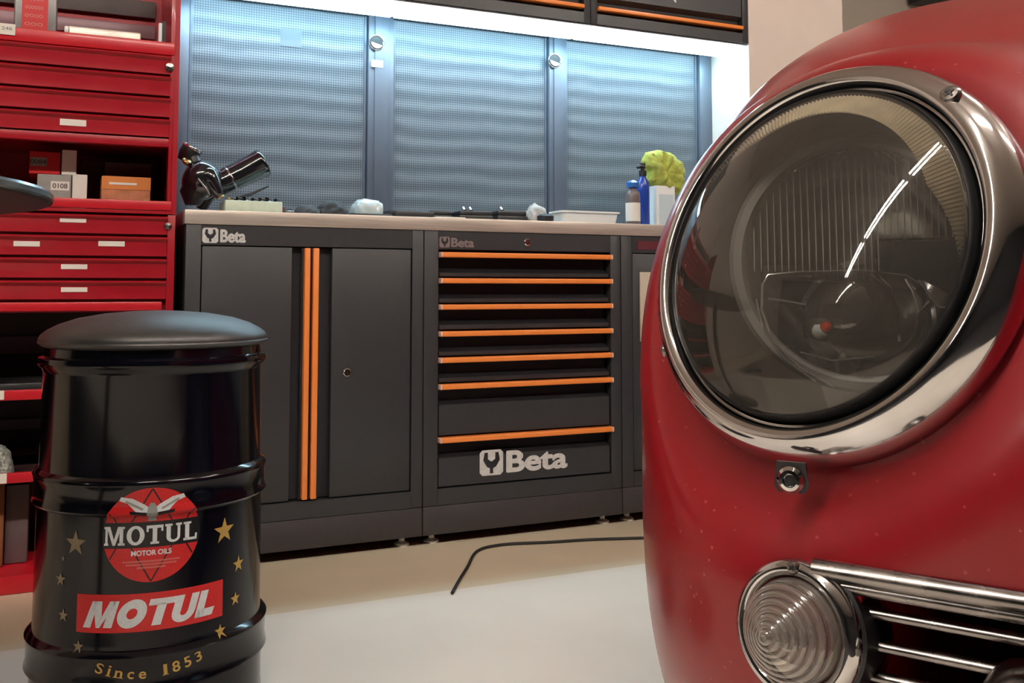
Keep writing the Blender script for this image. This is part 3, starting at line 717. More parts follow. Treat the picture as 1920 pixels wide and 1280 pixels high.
def case(x0, x1, h, Y, label, knobs):
    a, c = wp(x0, 405, Y), wp(x1, 405, Y)
    t = thing('socket_case', label, 'tool case', ((a.x+c.x)/2, Y, Z0), 'black tool cases on the worktop')
    b = MB(); b.box(a.x, c.x, Y, Y+.14, Z0, Z0+h*.6, .003); b.build('case_base', 'black', t)
    b = MB(); b.box(a.x+.003, c.x-.003, Y+.003, Y+.137, Z0+h*.6+.0005, Z0+h, .004); b.build('case_lid', 'black', t)
    for k in range(knobs):
        xx = a.x+.02+k*.022
        b = MB(); b.cyl((xx, Y+.01, Z0+h), (xx, Y+.02, Z0+h+.008), .006, 12); b.build('latch', 'chrome', t)
case(808, 850, .034, 2.86, 'long flat black tool case behind the steel plate', 0)
case(862, 925, .034, 2.82, 'small black tool case with silver latches on the worktop', 2)
case(933, 990, .040, 2.84, 'black tool case leaning against the grey rag', 1)
p = wp(1014, 398, 2.86); crumple('grey_rag', 'crumpled pale grey rag lying left of the white basin', 'rag', p.x-.012, 2.875, Z0, .042, .05, .064, 'rag', 21, .55)
p = wp(1020, 408, 2.80); tag(MB().lathe([(.016, 0), (.026, .008), (.027, .022), (.018, .028), (.0001, .029)], (p.x, 2.79, Z0), n=20, cap=(True, False)).build('rubber_puck', 'black'), 'round black puck in front of the grey rag', 'puck')
a, c = wp(1042, 408, 2.80), wp(1154, 408, 2.80)
t = thing('white_basin', 'low white plastic basin with a flared rim on the worktop', 'basin', ((a.x+c.x)/2, 2.85, Z0))
b = MB()
def rrect(x0, x1, y0, y1, z, r=.015, n=5):
    o = []
    for cx, cy, a0 in ((x1-r, y1-r, 0), (x0+r, y1-r, 90), (x0+r, y0+r, 180), (x1-r, y0+r, 270)):
        for k in range(n): th = math.radians(a0+90*k/(n-1)); o.append(Vector((cx+r*math.cos(th), cy+r*math.sin(th), z)))
    return o
x0, x1, y0, y1 = a.x, c.x, 2.76, 2.86
b.ring_loft([rrect(x0+.012, x1-.012, y0+.012, y1-.012, Z0), rrect(x0+.006, x1-.006, y0+.006, y1-.006, Z0+.034), rrect(x0, x1, y0, y1, Z0+.036), rrect(x0, x1, y0, y1, Z0+.041), rrect(x0+.009, x1-.009, y0+.009, y1-.009, Z0+.041), rrect(x0+.015, x1-.015, y0+.015, y1-.015, Z0+.004)], True, (True, True))
b.build('basin_body', 'white', t, ang=40)
# bottles
def bottle(name, label, x, Y, w, ytop_body, ybase, body_m, parts):
    p = wp(x, ybase, Y); r = w/2
    t = thing(name, label, 'bottle', (p.x, Y, Z0), 'bottles on the worktop'); zt = wp(x, ytop_body, Y).z
    H = zt-Z0
    b = MB(); b.lathe([(r*.9, 0), (r, .004), (r, H*.80), (r*.92, H*.88), (r*.5, H*.97), (r*.42, H)], (p.x, Y, Z0), n=28, cap=(True, True)); b.build('bottle_body', body_m, t)
    parts(t, p.x, Y, zt, r, H)
def p_spray(t, x, Y, zt, r, H):
    b = MB(); b.lathe([(r+.0006, H*.12), (r+.0006, H*.60)], (x, Y, Z0), n=28); b.build('white_label', 'paper', t)
    b = MB(); b.lathe([(r*.5, 0), (r*.9, .004), (r*.95, .018), (r*.5, .026)], (x, Y, zt-.002), n=24, cap=(True, True)); b.build('blue_collar', 'blue2', t)
def p_pump(t, x, Y, zt, r, H):
    b = MB(); b.lathe([(r*.55, 0), (r*.6, .018), (r*.3, .022), (r*.3, .03)], (x, Y, zt-.001), n=20, cap=(True, True)); o = b.build('pump_collar', 'black', t)
    b = MB(); b.tube([(x+.004, Y, zt+.03), (x-.010, Y, zt+.034), (x-.022, Y, zt+.028)], [.009, .009, .005], 12); b.box(x-.012, x+.008, Y-.007, Y+.007, zt+.026, zt+.046, .003); b.build('trigger_head', 'black', t)
bottle('spray_bottle', 'brown-based bottle with a white label and a blue top, left of the tall blue bottle', 1187, 2.80, .048, 352, 418, mat('brown_grey_bottle', (.14, .11, .11), .3), p_spray)
bottle('spray_bottle', 'tall deep blue bottle with a black trigger head beside the white canister', 1206, 2.86, .045, 330, 418, 'blue', p_pump)
p = wp(1241, 415, 2.89); zt = wp(1241, 350, 2.89).z
t = thing('white_canister', 'white canister with faint blue print under the yellow-green cloth', 'canister', (p.x, 2.89, Z0))
b = MB(); b.ring_loft([rrect(p.x-.042, p.x+.040, 2.86, 2.93, z, .010) for z in (Z0, Z0+.003, zt-.012, zt)], True, (True, True)); b.build('canister_body', 'white', t)
b = MB(); b.box(p.x-.030, p.x+.028, 2.8590, 2.8600, Z0+.012, zt-.03); b.build('printed_label', mat('pale_blue_label', (.55, .66, .72), .5), t)
b = MB(); b.cyl((p.x-.005, 2.895, zt), (p.x-.005, 2.895, zt+.055), .014, 20); b.build('neck', 'white', t)
def cloth():
    """microfibre cloth draped over the canister's neck: a folded hanging sheet with depth"""
    Y = 2.89
    out = [(1204, 300), (1209, 286), (1232, 281), (1262, 288), (1281, 308), (1285, 326), (1279, 340), (1277, 368), (1262, 361), (1240, 352), (1222, 346), (1214, 340), (1216, 320), (1206, 310)]
    pts = [wp(x, y, Y) for x, y in out]
    cx = sum(p.x for p in pts)/len(pts); cz = sum(p.z for p in pts)/len(pts)
    b = MB(); N = len(pts)*6; per = []
    for i in range(N):
        k = i/6; a_ = pts[int(k) % len(pts)]; c_ = pts[(int(k)+1) % len(pts)]; f = k-int(k)
        per.append((a_.x*(1-f)+c_.x*f, a_.z*(1-f)+c_.z*f))
    rings = []
    for s in (-1, 1):
        for q in ([.05, .3, .55, .78, .93] if s == -1 else [1.0, .93, .75, .45, .05]):
            r = []
            for i, (px, pz) in enumerate(per):
                th = math.atan2(pz-cz, px-cx); rr_ = .058 if q < .99 else 0
                px = px*q*q+(1-q*q)*(cx+.060*math.cos(th)); pz = pz*q*q+(1-q*q)*(cz+.058*math.sin(th))
                qx, qz = (px-cx)*q, (pz-cz)*q; fold = .010*math.sin(85*qx+55*qz+1)+.006*math.sin(190*qx-70*qz)+.003*math.sin(340*qx+150*qz+2)
                dpt = math.sqrt(max(0, 1-q*q))**.6*.036
                r.append(Vector((cx+(px-cx)*q, Y+s*(dpt+.002)+fold*(1 if s == -1 else .6), cz+(pz-cz)*q)))
            rings.append(r)
    b.ring_loft(rings, True, (True, True))
    tag(b.build('microfibre_cloth', 'cloth_y', ang=70), 'yellow-green microfibre cloth draped over the white canister', 'cloth')
cloth()

# ================================================================== CABLE ON THE FLOOR
pp = [(848, 1111), (862, 1086), (877, 1062), (888, 1040), (900, 1030), (920, 1024), (960, 1019), (1030, 1016), (1110, 1011), (1205, 1008), (1300, 1004)]
pts = [at(x, y, Z=.0045) for x, y in pp]; pts.append(Vector((2.2, 2.55, .0045)))
sm = []
for i in range(len(pts)-1):
    p0, p1, p2, p3 = pts[max(i-1, 0)], pts[i], pts[i+1], pts[min(i+2, len(pts)-1)]
    for k in range(6):
        u = k/6; sm.append(.5*((2*p1)+(p2-p0)*u+(2*p0-5*p1+4*p2-p3)*u*u+(3*p1-p0-3*p2+p3)*u**3))
sm.append(pts[-1])
tag(MB().tube(sm, .0042, 8).build('floor_cable', 'rubber'), 'thin black cable bending across the tan floor below the drawer cabinet', 'cable')

# ================================================================== BARREL STOOL
BC = at(280, 1190, D=1.78); BX, BY = BC.x, BC.y
prof = [(.0001, .0), (.190, 0), (.1965, .008), (.1955, .02), (.1955, .078), (.201, .081), (.2045, .085), (.2035, .090), (.2015, .096), (.2015, .126), (.2035, .132), (.2045, .138), (.200, .143), (.1935, .147),
        (.1925, .155), (.1915, .358), (.197, .361), (.2005, .365), (.1990, .370), (.1975, .376), (.1975, .402), (.199, .407), (.200, .412), (.196, .417), (.190, .421),
        (.1895, .43), (.188, .585), (.190, .591), (.1965, .597), (.198, .603), (.1965, .610), (.188, .613), (.186, .627), (.0001, .627)]
t = thing('barrel_stool', 'black oil drum stool with a padded black seat, red logos and gold stars', 'stool', (BX, BY, 0))
b = MB(); b.lathe(prof, (BX, BY, 0), n=128); drum = b.build('drum', 'black_gloss', t, ang=50)
b = MB(); b.lathe([(.0001, .6275), (.187, .6275), (.193, .630), (.197, .636), (.1975, .642), (.194, .649), (.184, .657), (.165, .667), (.135, .677), (.09, .685), (.04, .689), (.0001, .690)], (BX, BY, 0), n=96); seat = b.build('seat_cushion', 'black_vinyl', t, ang=50)
b = MB(); b.lathe([(.1975, .6335), (.1990, .636), (.1975, .6385)], (BX, BY, 0), n=96); b.build('seam_piping', 'black_vinyl', seat)
def RZ(z):
    for (r0, z0_), (r1, z1_) in zip(prof[1:], prof[2:]):
        if z0_ <= z <= z1_ and z1_ > z0_: return r0+(r1-r0)*(z-z0_)/(z1_-z0_)
    return .2
PH0 = math.radians(-95.05)
def decal(name, bm, m, s0, z0, lift, parent, rot=0):
    """wrap a flat outline (s along the drum, t up) onto the drum skin"""
    cr, sr = math.cos(rot), math.sin(rot)
    for v in bm.verts:
        x, y = v.co.x, v.co.y; v.co = Vector((x*cr-y*sr+s0, x*sr+y*cr+z0, 0))
    xs = [v.co.x for v in bm.verts]; ys = [v.co.y for v in bm.verts]
    x = math.floor(min(xs)/.004)*.004
    while x < max(xs):
        bmesh.ops.bisect_plane(bm, geom=bm.verts[:]+bm.edges[:]+bm.faces[:], plane_co=(x, 0, 0), plane_no=(1, 0, 0)); x += .004
    for (_, zz) in prof:
        if min(ys) < zz < max(ys): bmesh.ops.bisect_plane(bm, geom=bm.verts[:]+bm.edges[:]+bm.faces[:], plane_co=(0, zz, 0), plane_no=(0, 1, 0))
    mb = MB()
    def f(c):
        ph = PH0+c.x/.1915; r = RZ(c.y)+lift
        return Vector((BX+r*math.cos(ph), BY+r*math.sin(ph), c.y))
    add_bm(mb, bm, f)
    o = mb.build(name, m, parent, smooth=False, fix=False)
    return o
def bm_join(*bms):
    r = bmesh.new()
    for bm in bms:
        mp = {v: r.verts.new(v.co) for v in bm.verts}
        for f in bm.faces: r.faces.new([mp[v] for v in f.verts])
        bm.free()
    return r
def star(r, k=.4):
    return poly2d([((r if i % 2 == 0 else r*k)*math.sin(i*PI/5), (r if i % 2 == 0 else r*k)*math.cos(i*PI/5)) for i in range(10)])
# round badge: two red segments either side of a black band
RC = .0762; ZC = .329; bandlo, bandhi = -.0245+.004, .0165+.004
def seg(y0, y1, R):
    pts = []
    n = 40
    a0 = math.asin(max(-1, y0/R)); a1 = math.asin(min(1, y1/R))
    for i in range(n+1):
        a = a0+(a1-a0)*i/n; pts.append((R*math.cos(a), R*math.sin(a)))
    for i in range(n+1):
        a = a1+(a0-a1)*i/n; pts.append((-R*math.cos(a), R*math.sin(a)))
    o = []
    for p in pts:
        if not o or (abs(p[0]-o[-1][0])+abs(p[1]-o[-1][1])) > 1e-6: o.append(p)
    if abs(o[0][0]-o[-1][0])+abs(o[0][1]-o[-1][1]) < 1e-6: o.pop()
    return poly2d(o)
badge = decal('round_badge', bm_join(seg(bandhi, RC, RC), seg(-RC, bandlo, RC)), 'decal_red', 0, ZC, .0007, drum)
decal('badge_band', seg(bandlo, bandhi, RC*1.01), 'decal_black', 0, ZC, .0008, badge)
def line2(x0, y0, x1, y1, w):
    d = Vector((x1-x0, y1-y0)).normalized(); n_ = Vector((-d.y, d.x))*w/2
    return poly2d([(x0+n_.x, y0+n_.y), (x0-n_.x, y0-n_.y), (x1-n_.x, y1-n_.y), (x1+n_.x, y1+n_.y)])
ls = []
R3 = RC*.98
for base in (90, -90):
    P = [(R3*math.cos(math.radians(base+120*k)), R3*math.sin(math.radians(base+120*k))) for k in range(3)]
    for k in range(3):
        (xa, ya), (xb, yb) = P[k], P[(k+1) % 3]
        if abs(ya-yb) < 1e-4: continue
        # only outside the black band
        for (lo, hi) in ((bandhi, RC), (-RC, bandlo)):
            u0 = (lo-ya)/(yb-ya); u1 = (hi-ya)/(yb-ya); u0, u1 = sorted((u0, u1)); u0 = max(0, u0); u1 = min(1, u1)
            if u1 > u0: ls.append(line2(xa+(xb-xa)*u0, ya+(yb-ya)*u0, xa+(xb-xa)*u1, ya+(yb-ya)*u1, .0022))
decal('star_outline', bm_join(*ls), 'decal_black', 0, ZC, .0010, badge)
# slab-serif word in the band
def slab(word, w, h):
    G = {'M': ([[(0, 0), (.22, 0), (.22, .12), (0, .12)], [(.0, .88), (.26, .88), (.26, 1), (0, 1)], [(.06, 0), (.18, 0), (.18, 1), (.06, 1)], [(.12, 1), (.30, 1), (.50, .30), (.50, 0), (.44, 0)], [(.70, 1), (.88, 1), (.56, 0), (.50, 0), (.50, .30)], [(.78, 0), (.96, 0), (.96, 1), (.78, 1)], [(.70, 0), (1.04, 0), (1.04, .12), (.70, .12)], [(.74, .88), (1.04, .88), (1.04, 1), (.74, 1)]], 1.04),
         'T': ([[(0, .84), (.82, .84), (.82, 1), (0, 1)], [(0, .66), (.10, .66), (.10, .9), (0, .9)], [(.72, .66), (.82, .66), (.82, .9), (.72, .9)], [(.30, 0), (.52, 0), (.52, .9), (.30, .9)], [(.20, 0), (.62, 0), (.62, .12), (.20, .12)]], .82),
         'U': ([[(.0, .88), (.36, .88), (.36, 1), (0, 1)], [(.54, .88), (.84, .88), (.84, 1), (.54, 1)], [(.07, .28), (.28, .28), (.28, .95), (.07, .95)], [(.62, .28), (.76, .28), (.76, .95), (.62, .95)],
                *[[(.415+.345*math.cos(a)*1, .30+.30*math.sin(a)), (.415+.345*math.cos(a2), .30+.30*math.sin(a2)), (.415+(.135 if a2 < 1.5*PI else .205)*math.cos(a2), .30+.17*math.sin(a2)), (.415+(.135 if a < 1.5*PI else .205)*math.cos(a), .30+.17*math.sin(a))] for a, a2 in [(PI+k*PI/10, PI+(k+1)*PI/10) for k in range(10)]]], .84),
         'L': ([[(0, .88), (.40, .88), (.40, 1), (0, 1)], [(.08, 0), (.30, 0), (.30, 1), (.08, 1)], [(0, 0), (.70, 0), (.70, .14), (0, .14)], [(.58, 0), (.70, 0), (.72, .34), (.62, .34)]], .72),
         'O': ([[(.44+.44*math.cos(a), .5+.52*math.sin(a)), (.44+.44*math.cos(a2), .5+.52*math.sin(a2)), (.44+.21*math.cos(a2), .5+.36*math.sin(a2)), (.44+.21*math.cos(a), .5+.36*math.sin(a))] for a, a2 in [(k*PI/12, (k+1)*PI/12) for k in range(24)]], .88)}
    tot = sum(G[c][1] for c in word)+.09*(len(word)-1)
    x = -tot/2; bms = []
    for c in word:
        polys, adv = G[c]
        for P in polys: bms.append(poly2d([((x+px)/tot*w, (py-.5)*h) for px, py in P]))
        x += adv+.09
    return bm_join(*bms)
decal('word_mark', slab('MOTUL', .146, .030), 'decal_white', -.001, ZC-.0005, .0014, badge)
decal('small_word', text2d('MOTOR OILS', .062, .0085, .03), 'decal_white', .000, ZC-.029, .0012, badge)
pr = []
for k, (w_, dz) in enumerate([(.088, -.0425), (.078, -.0475), (.044, -.0525)]):
    bm = text2d('ooooooooooooooooooooo'[:int(w_*240)], w_, .0030, .02)
    for v in bm.verts: v.co.y += dz
    pr.append(bm)
decal('small_print', bm_join(*pr), 'decal_pink', 0, ZC, .0012, badge)
# winged lamp emblem
wing = [(-.006, .031), (-.020, .034), (-.037, .052), (-.050, .057), (-.047, .063), (-.030, .060), (-.012, .050), (-.004, .044)]
feath = [(-.006, .033), (-.030, .036), (-.020, .030)]
body_ = [(-.007, .022), (.007, .022), (.006, .028), (.0085, .033), (.0065, .045), (.003, .052), (-.003, .052), (-.0065, .045), (-.0085, .033), (-.006, .028)]
mir = lambda P: [(-x, y) for x, y in reversed(P)]
decal('emblem_wing', poly2d(wing), 'decal_white', 0, ZC, .0012, badge); decal('emblem_wing', poly2d(mir(wing)), 'decal_white', 0, ZC, .0012, badge)
decal('emblem_feather', bm_join(poly2d([(-.008, .030), (-.032, .0345), (-.034, .040), (-.008, .037)]), poly2d([(.034, .040), (.032, .0345), (.008, .030), (.008, .037)])), 'decal_black', 0, ZC, .0013, badge)
decal('emblem_body', poly2d(body_), mat('grey_print', (.25, .27, .27), .5), 0, ZC, .0016, badge)
decal('emblem_wing_line', line2(-.040, .056, -.014, .042, .0035), 'grey_box', 0, ZC, .0017, badge)
decal('emblem_wing_line', line2(.014, .042, .040, .056, .0035), 'grey_box', 0, ZC, .0017, badge)
# rectangular red badge
W2, H2 = .242, .0605
rb = decal('rectangular_badge', poly2d([(-W2/2, -H2/2), (W2/2, -H2/2), (W2/2, H2/2), (-W2/2, H2/2)]), 'decal_red', .0025, .2055, .0007, drum)
frame = [line2(-W2/2+.002, s*(H2/2-.0015), W2/2-.002, s*(H2/2-.0015), .0008) for s in (-1, 1)]
def fat(word, w, h):
    """heavy slanted capitals"""
    G = {'M': ([[(0, 0), (.30, 0), (.34, 1), (.10, 1)], [(.10, 1), (.48, 1), (.62, .42), (.52, 0), (.30, .55)], [(.52, 0), (.66, 0), (1.04, 1), (.78, 1)], [(.80, 0), (1.12, 0), (1.12, 1), (.82, 1)]], 1.14),
         'T': ([[(-.06, .76), (.92, .76), (.92, 1), (-.06, 1)], [(.26, 0), (.60, 0), (.60, .8), (.26, .8)]], .84),
         'U': ([[(0, .36), (.32, .36), (.32, 1), (0, 1)], [(.60, .36), (.90, .36), (.90, 1), (.60, 1)],
                *[[(.45+.45*math.cos(a), .37+.40*math.sin(a)), (.45+.45*math.cos(a2), .37+.40*math.sin(a2)), (.45+.14*math.cos(a2), .37+.15*math.sin(a2)), (.45+.14*math.cos(a), .37+.15*math.sin(a))] for a, a2 in [(PI+k*PI/10, PI+(k+1)*PI/10) for k in range(10)]]], .90),
         'L': ([[(0, 0), (.32, 0), (.32, 1), (0, 1)], [(0, 0), (.74, 0), (.78, .30), (0, .30)]], .76),
         'O': ([[(.52+.52*math.cos(a), .5+.54*math.sin(a)), (.52+.52*math.cos(a2), .5+.54*math.sin(a2)), (.52+.19*math.cos(a2), .5+.20*math.sin(a2)), (.52+.19*math.cos(a), .5+.20*math.sin(a))] for a, a2 in [(k*PI/14, (k+1)*PI/14) for k in range(28)]], 1.04)}
    tot = sum(G[c][1] for c in word)+.06*(len(word)-1); x = -tot/2; bms = []
    for c in word:
        for P in G[c][0]: bms.append(poly2d([((x+px)/tot*w+(py-.5)*.012, (py-.5)*h) for px, py in P]))
        x += G[c][1]+.06
    return bm_join(*bms)
decal('word_mark', fat('MOTUL', .208, .042), 'decal_white', .004, .2045, .0012, rb)
for s, z, r, g in ((-.1250, .3150, .0215, 'gold_shaded'), (.1250, .3165, .0225, 'gold'), (-.1545, .2545, .012, 'gold_shaded'), (.160, .2525, .0150, 'gold'), (-.1460, .1980, .0115, 'gold_shaded'), (.1530, .1955, .0125, 'gold'),
                   (-.1135, .1525, .0105, 'gold_shaded'), (.1190, .1510, .0120, 'gold'), (-.150, .288, .005, 'gold_shaded')):
    decal('gold_star', star(r, .40), g, s, z, .0008, drum)
word = 'Since 1853'; n = len(word)
adv = {'S': 1.0, 'i': .55, 'n': 1.0, 'c': .85, 'e': .95, ' ': .9, '1': .75, '8': .95, '5': .9, '3': .9}
tot = sum(adv[c] for c in word); x = 0; sb = []
for c in word:
    xm_ = (x+adv[c]/2)/tot*2-1; x += adv[c]
    if c == ' ': continue
    hgt = .0175 if c in 'Si1853' else .0115
    wdt = {'S': .0115, 'i': .0042, 'n': .0112, 'c': .0095, 'e': .0105, '1': .0055, '8': .0115, '5': .0105, '3': .0105}[c]
    bm = text2d(c, wdt, hgt, .018)
    if c in 'in1':   # feet of the serif letters
        bm = bm_join(bm, poly2d([(-wdt/2-.0018, -hgt/2), (wdt/2+.0018, -hgt/2), (wdt/2+.0018, -hgt/2+.0014), (-wdt/2-.0018, -hgt/2+.0014)]))
    s_ = xm_*.083; ang = xm_*math.radians(20); dz = (hgt-.0115)/2
    cr, sr = math.cos(ang), math.sin(ang)
    for v in bm.verts:
        a_, b_ = v.co.x, v.co.y+dz; v.co = Vector((a_*cr-b_*sr+s_, a_*sr+b_*cr+.0145*xm_*xm_, 0))
    sb.append(bm)
decal('gold_lettering', bm_join(*sb), 'gold', .001, .1095, .0009, drum)

# ================================================================== ROUND TABLE AT THE LEFT
p = at(-695, 390, D=1.1); SX, SY, SZ, TR = p.x, p.y, .838, .427
t = thing('round_table', 'black round table top with a shiny grey edge, cut off by the left edge', 'table', (SX, SY, 0))
b = MB(); b.lathe([(.0001, SZ), (TR-.012, SZ), (TR-.002, SZ+.001), (TR, SZ+.003), (TR, SZ+.010), (TR-.003, SZ+.0135), (.0001, SZ+.0135)], (SX, SY, 0), n=128); s_ = b.build('table_top', 'black', t, ang=50)
b = MB(); b.lathe([(TR+.0005, SZ+.002), (TR+.002, SZ+.004), (TR+.002, SZ+.0100), (TR-.001, SZ+.0138)], (SX, SY, 0), n=128); b.build('edge_band', mat('grey_rim_metal', (.12, .14, .15), .22, .7), s_)
b = MB(); b.cyl((SX, SY, .03), (SX, SY, SZ), .03, 20); b.build('column', 'chrome_old', t)
b = MB(); b.lathe([(.0001, 0), (.26, 0), (.26, .008), (.20, .018), (.04, .032), (.0001, .032)], (SX, SY, 0), n=48); b.build('base', 'black', t)

# ================================================================== RED CAR
CC = Vector((2.8053, 1.7751, .6084)); AL, AB, AW, N1, N2, LW = .3552, 2.8372, .5533, 3.0834, 2.629, .60
ABR = 1.0
EF = Vector((math.sin(math.radians(-120)), math.cos(math.radians(-120)), 0)); EL = Vector((math.sin(math.radians(-30)), math.cos(math.radians(-30)), 0)); EZ = Vector((0, 0, 1))
def car(l, f, z): return CC+EL*l+EF*f+EZ*(z-CC.z)
def G(P):
    q = P-CC; l = q.dot(EL)
    if l < 0: l = min(l+LW, 0)
    a = abs(l)/AL; f = abs(q.dot(EF))/AB; w_ = abs(q.z)/AW
    return ((a**N1+f**N1)**(N2/N1)+w_**N2)**(1/N2)
def hit(x, y):
    d = FV+RV*((x-960)/FPX)+UV*((CYP-y)/FPX); s = .2
    while s < 2:
        if G(CAM+d*s) < 1: break
        s += .002
    lo, hi = s-.002, s
    for _ in range(20):
        m_ = (lo+hi)/2
        if G(CAM+d*m_) < 1: hi = m_
        else: lo = m_
    return CAM+d*hi
def surf(l, z, start=2.9):
    """front surface point at lateral l and height z"""
    lo, hi = 0, 3.0
    for _ in range(40):
        m_ = (lo+hi)/2
        if G(car(l, m_, z)) < 1: lo = m_
        else: hi = m_
    return car(l, lo, z)
# headlamp frame
LC = Vector((.3719, .4103, .7454)); LN = Vector((-.93126, -.20210, .30315)).normalized()
LT = LN.cross(EZ).normalized()
if LT.dot(RV) < 0: LT = -LT
LB = LT.cross(LN)
if LB.z < 0: LB = -LB
root = thing('car', 'red vintage car with a chrome-ringed headlight and ribbed turn signal, close at the right', 'car', (CC.x, CC.y, 0))

def spow(v, p): return math.copysign(abs(v)**p, v)
def body_mesh():
    bm = bmesh.new()
    NU, NV = 400, 190
    # plan curve parameter: denser around the nose
    rows = []
    for j in range(NV+1):
        v = -PI/2+PI*j/NV
        cv, sv = spow(math.cos(v), 2/N2), spow(math.sin(v), 2/N2)
        row = []
        for i in range(NU):
            u = 2*PI*i/NU
            # remap so the sharp nose corners get enough points
            cu, su = math.cos(u), math.sin(u)
            l = spow(cu, 2/N1)*cv*AL; f = spow(su, 2/N1)*cv*(AB if su > 0 else ABR)
            if cu < 0: l -= LW
            row.append(CC+EL*l+EF*f+EZ*(sv*AW))
        rows.append(row)
    vs = []
    for j, row in enumerate(rows):
        vs.append([bm.verts.new(p) for p in row])
    for j in range(NV):
        for i in range(NU):
            k = (i+1) % NU; bm.faces.new((vs[j][i], vs[j][k], vs[j+1][k], vs[j+1][i]))
    bmesh.ops.remove_doubles(bm, verts=bm.verts, dist=.0002)
    # cut the long bridging faces of the middle
    for k in range(1, 24):
        bmesh.ops.bisect_plane(bm, geom=bm.verts[:]+bm.edges[:]+bm.faces[:], plane_co=CC-EL*LW*k/24, plane_no=EL)
    # finer cells around the lamp
    for _ in range(1):
        es = [e for e in bm.edges if ((e.verts[0].co-LC).length < .26) and e.calc_length() > .008]
        bmesh.ops.subdivide_edges(bm, edges=es, cuts=1, use_grid_fill=True)
    # fender swells to meet the lamp ring
    for v in bm.verts:
        q = v.co-LC; h = q.dot(LN); rho = (q-LN*h).length
        if rho < .2 and abs(h) < .16:
            hs = -.010
            w_ = 1 if rho < .113 else max(0, 1-(rho-.113)/.062)
            w_ = w_*w_*(3-2*w_)
            v.co += LN*(hs-h)*w_
    bmesh.ops.recalc_face_normals(bm, faces=bm.faces)
    return bm
bm = body_mesh()
mb = MB(); mb.bm.free(); mb.bm = bm
body = mb.build('body_shell', 'car', root, ang=180)
off = Vector((CC.x, CC.y, 0))
def cut(target, mb_c):
    c = mb_c.build('cutter', 'car'); 
    md = target.modifiers.new('b', 'BOOLEAN'); md.operation = 'DIFFERENCE'; md.object = c; md.solver = 'EXACT'
    dg = bpy.context.evaluated_depsgraph_get(); me = bpy.data.meshes.new_from_object(target.evaluated_get(dg))
    target.modifiers.clear(); old = target.data; target.data = me; me.name = 'body_shell'
    me.shade_smooth(); me.set_sharp_from_angle(angle=math.radians(40))
    bpy.data.objects.remove(c); bpy.data.meshes.remove(old)
c = MB(); c.lathe([(.095, .06), (.095, -.012), (.100, -.03), (.100, -.145)], LC, LN, 96, (True, True)); cut(body, c)
# grille opening
GL0, GL1 = .004, -.62
zt_, zb_ = .5955, .49
def zline(l): return 0
c = MB(); pts_ = []
rr = .010
gp = [(GL0, zt_-rr), (GL0-rr*.3, zt_-rr*.3), (GL0-rr, zt_), (GL1, zt_), (GL1, zb_), (GL0-rr, zb_), (GL0, zb_+rr)]
c.prism([car(l, AB+.05, z) for l, z in gp], EF*-.35); cut(body, c)
# wheel arches
for f in (2.02, -.15):
    for l0, l1 in ((.10, .5), (-1.2, -.70)):
        c = MB(); c.lathe([(.33, 0), (.33, l1-l0)], car(l0, f, .30), EL, 48, (True, True)); cut(body, c)
# radiator bars deep inside the grille
b = MB()
for k in range(40):
    l = GL0-.01-k*.0145
    p = car(l, AB-.30, .50); b.box(p.x-.002, p.x+.002, p.y-.003, p.y+.003, .47, .60)
b.build('radiator_core', mat('dark_radiator', (.02, .004, .005), .5), root)
# grille bars follow the nose
def barpts(z, l0, l1, out, n=60):
    r = []
    for i in range(n+1):
        l = l0+(l1-l0)*i/n; p = surf(l, z); r.append(p+EF*out)
    return r
g = MB(); g.tube(barpts(.5945, .026, -.64, .0005), .0048, 14, ell=1.0, up=(0, 0, 1)); gr = g.build('grille_surround', 'chrome_old', root)
g = MB(); g.tube(barpts(.5880, .020, -.63, -.001), .0032, 12); g.build('inner_moulding', 'chrome_old', gr)
for z in (.5765, .5615, .5465, .5315, .5165):
    g = MB(); g.tube(barpts(z, .010, -.62, -.006), .0032, 12, ell=.85, up=(0, 0, 1)); g.build('grille_bar', 'chrome_old', root)
g = MB(); ep = [surf(.0135-.004*math.sin(PI*k/10), .5965-.0095*k) + EF*-.003 for k in range(11)]
g.tube(ep, .0042, 12); g.build('end_moulding', 'chrome_old', gr)
# bumper guard at the lower right
p = hit(1925, 1278)
b = MB(); b.lathe([(.0001, .030), (.010, .028), (.016, .020), (.018, .008), (.018, -.012)], p+EF*.006-EZ*.010, EF, 28); b.build('bumper_guard', 'chrome_old', root)

# ---- headlamp: chrome ring
RO = .110
ring = MB(); prof_r = [(.1085, -.022), (.1100, -.012), (.1112, -.005), (.1108, .001), (.1088, .007), (.1055, .0125), (.1015, .0160), (.0980, .0165), (.0955, .0148), (.0942, .0118), (.0937, .0098), (.0928, .0100), (.0922, .0085), (.0920, .003), (.0920, -.012)]
ring.lathe(prof_r, LC, LN, 144, tx=LT)
rg = ring.build('headlight_ring', 'chrome', root, ang=60)
b = MB(); b.lathe([(.0919, -.010), (.0919, .0060), (.0914, .0120), (.0905, .0160), (.0898, .0172), (.0892, .0165), (.0888, -.010)], LC, LN, 120, tx=LT); b.build('gasket', 'gasket', rg)
def lp(r, a, h):
    a = math.radians(a); return LC+(LT*math.cos(a)+LB*math.sin(a))*r+LN*h
# cover glass, a shallow dome
b = MB(); gl = []
RD = .0896; HB = .0160; HD = .026
for k in range(17):
    r = RD*math.cos(PI/2*k/16); gl.append((r, HB+HD*max(0, 1-(r/RD)**2)**.85))
b.lathe(gl, LC, LN, 96, tx=LT); cov = b.build('cover_glass', 'cover', root, ang=180)
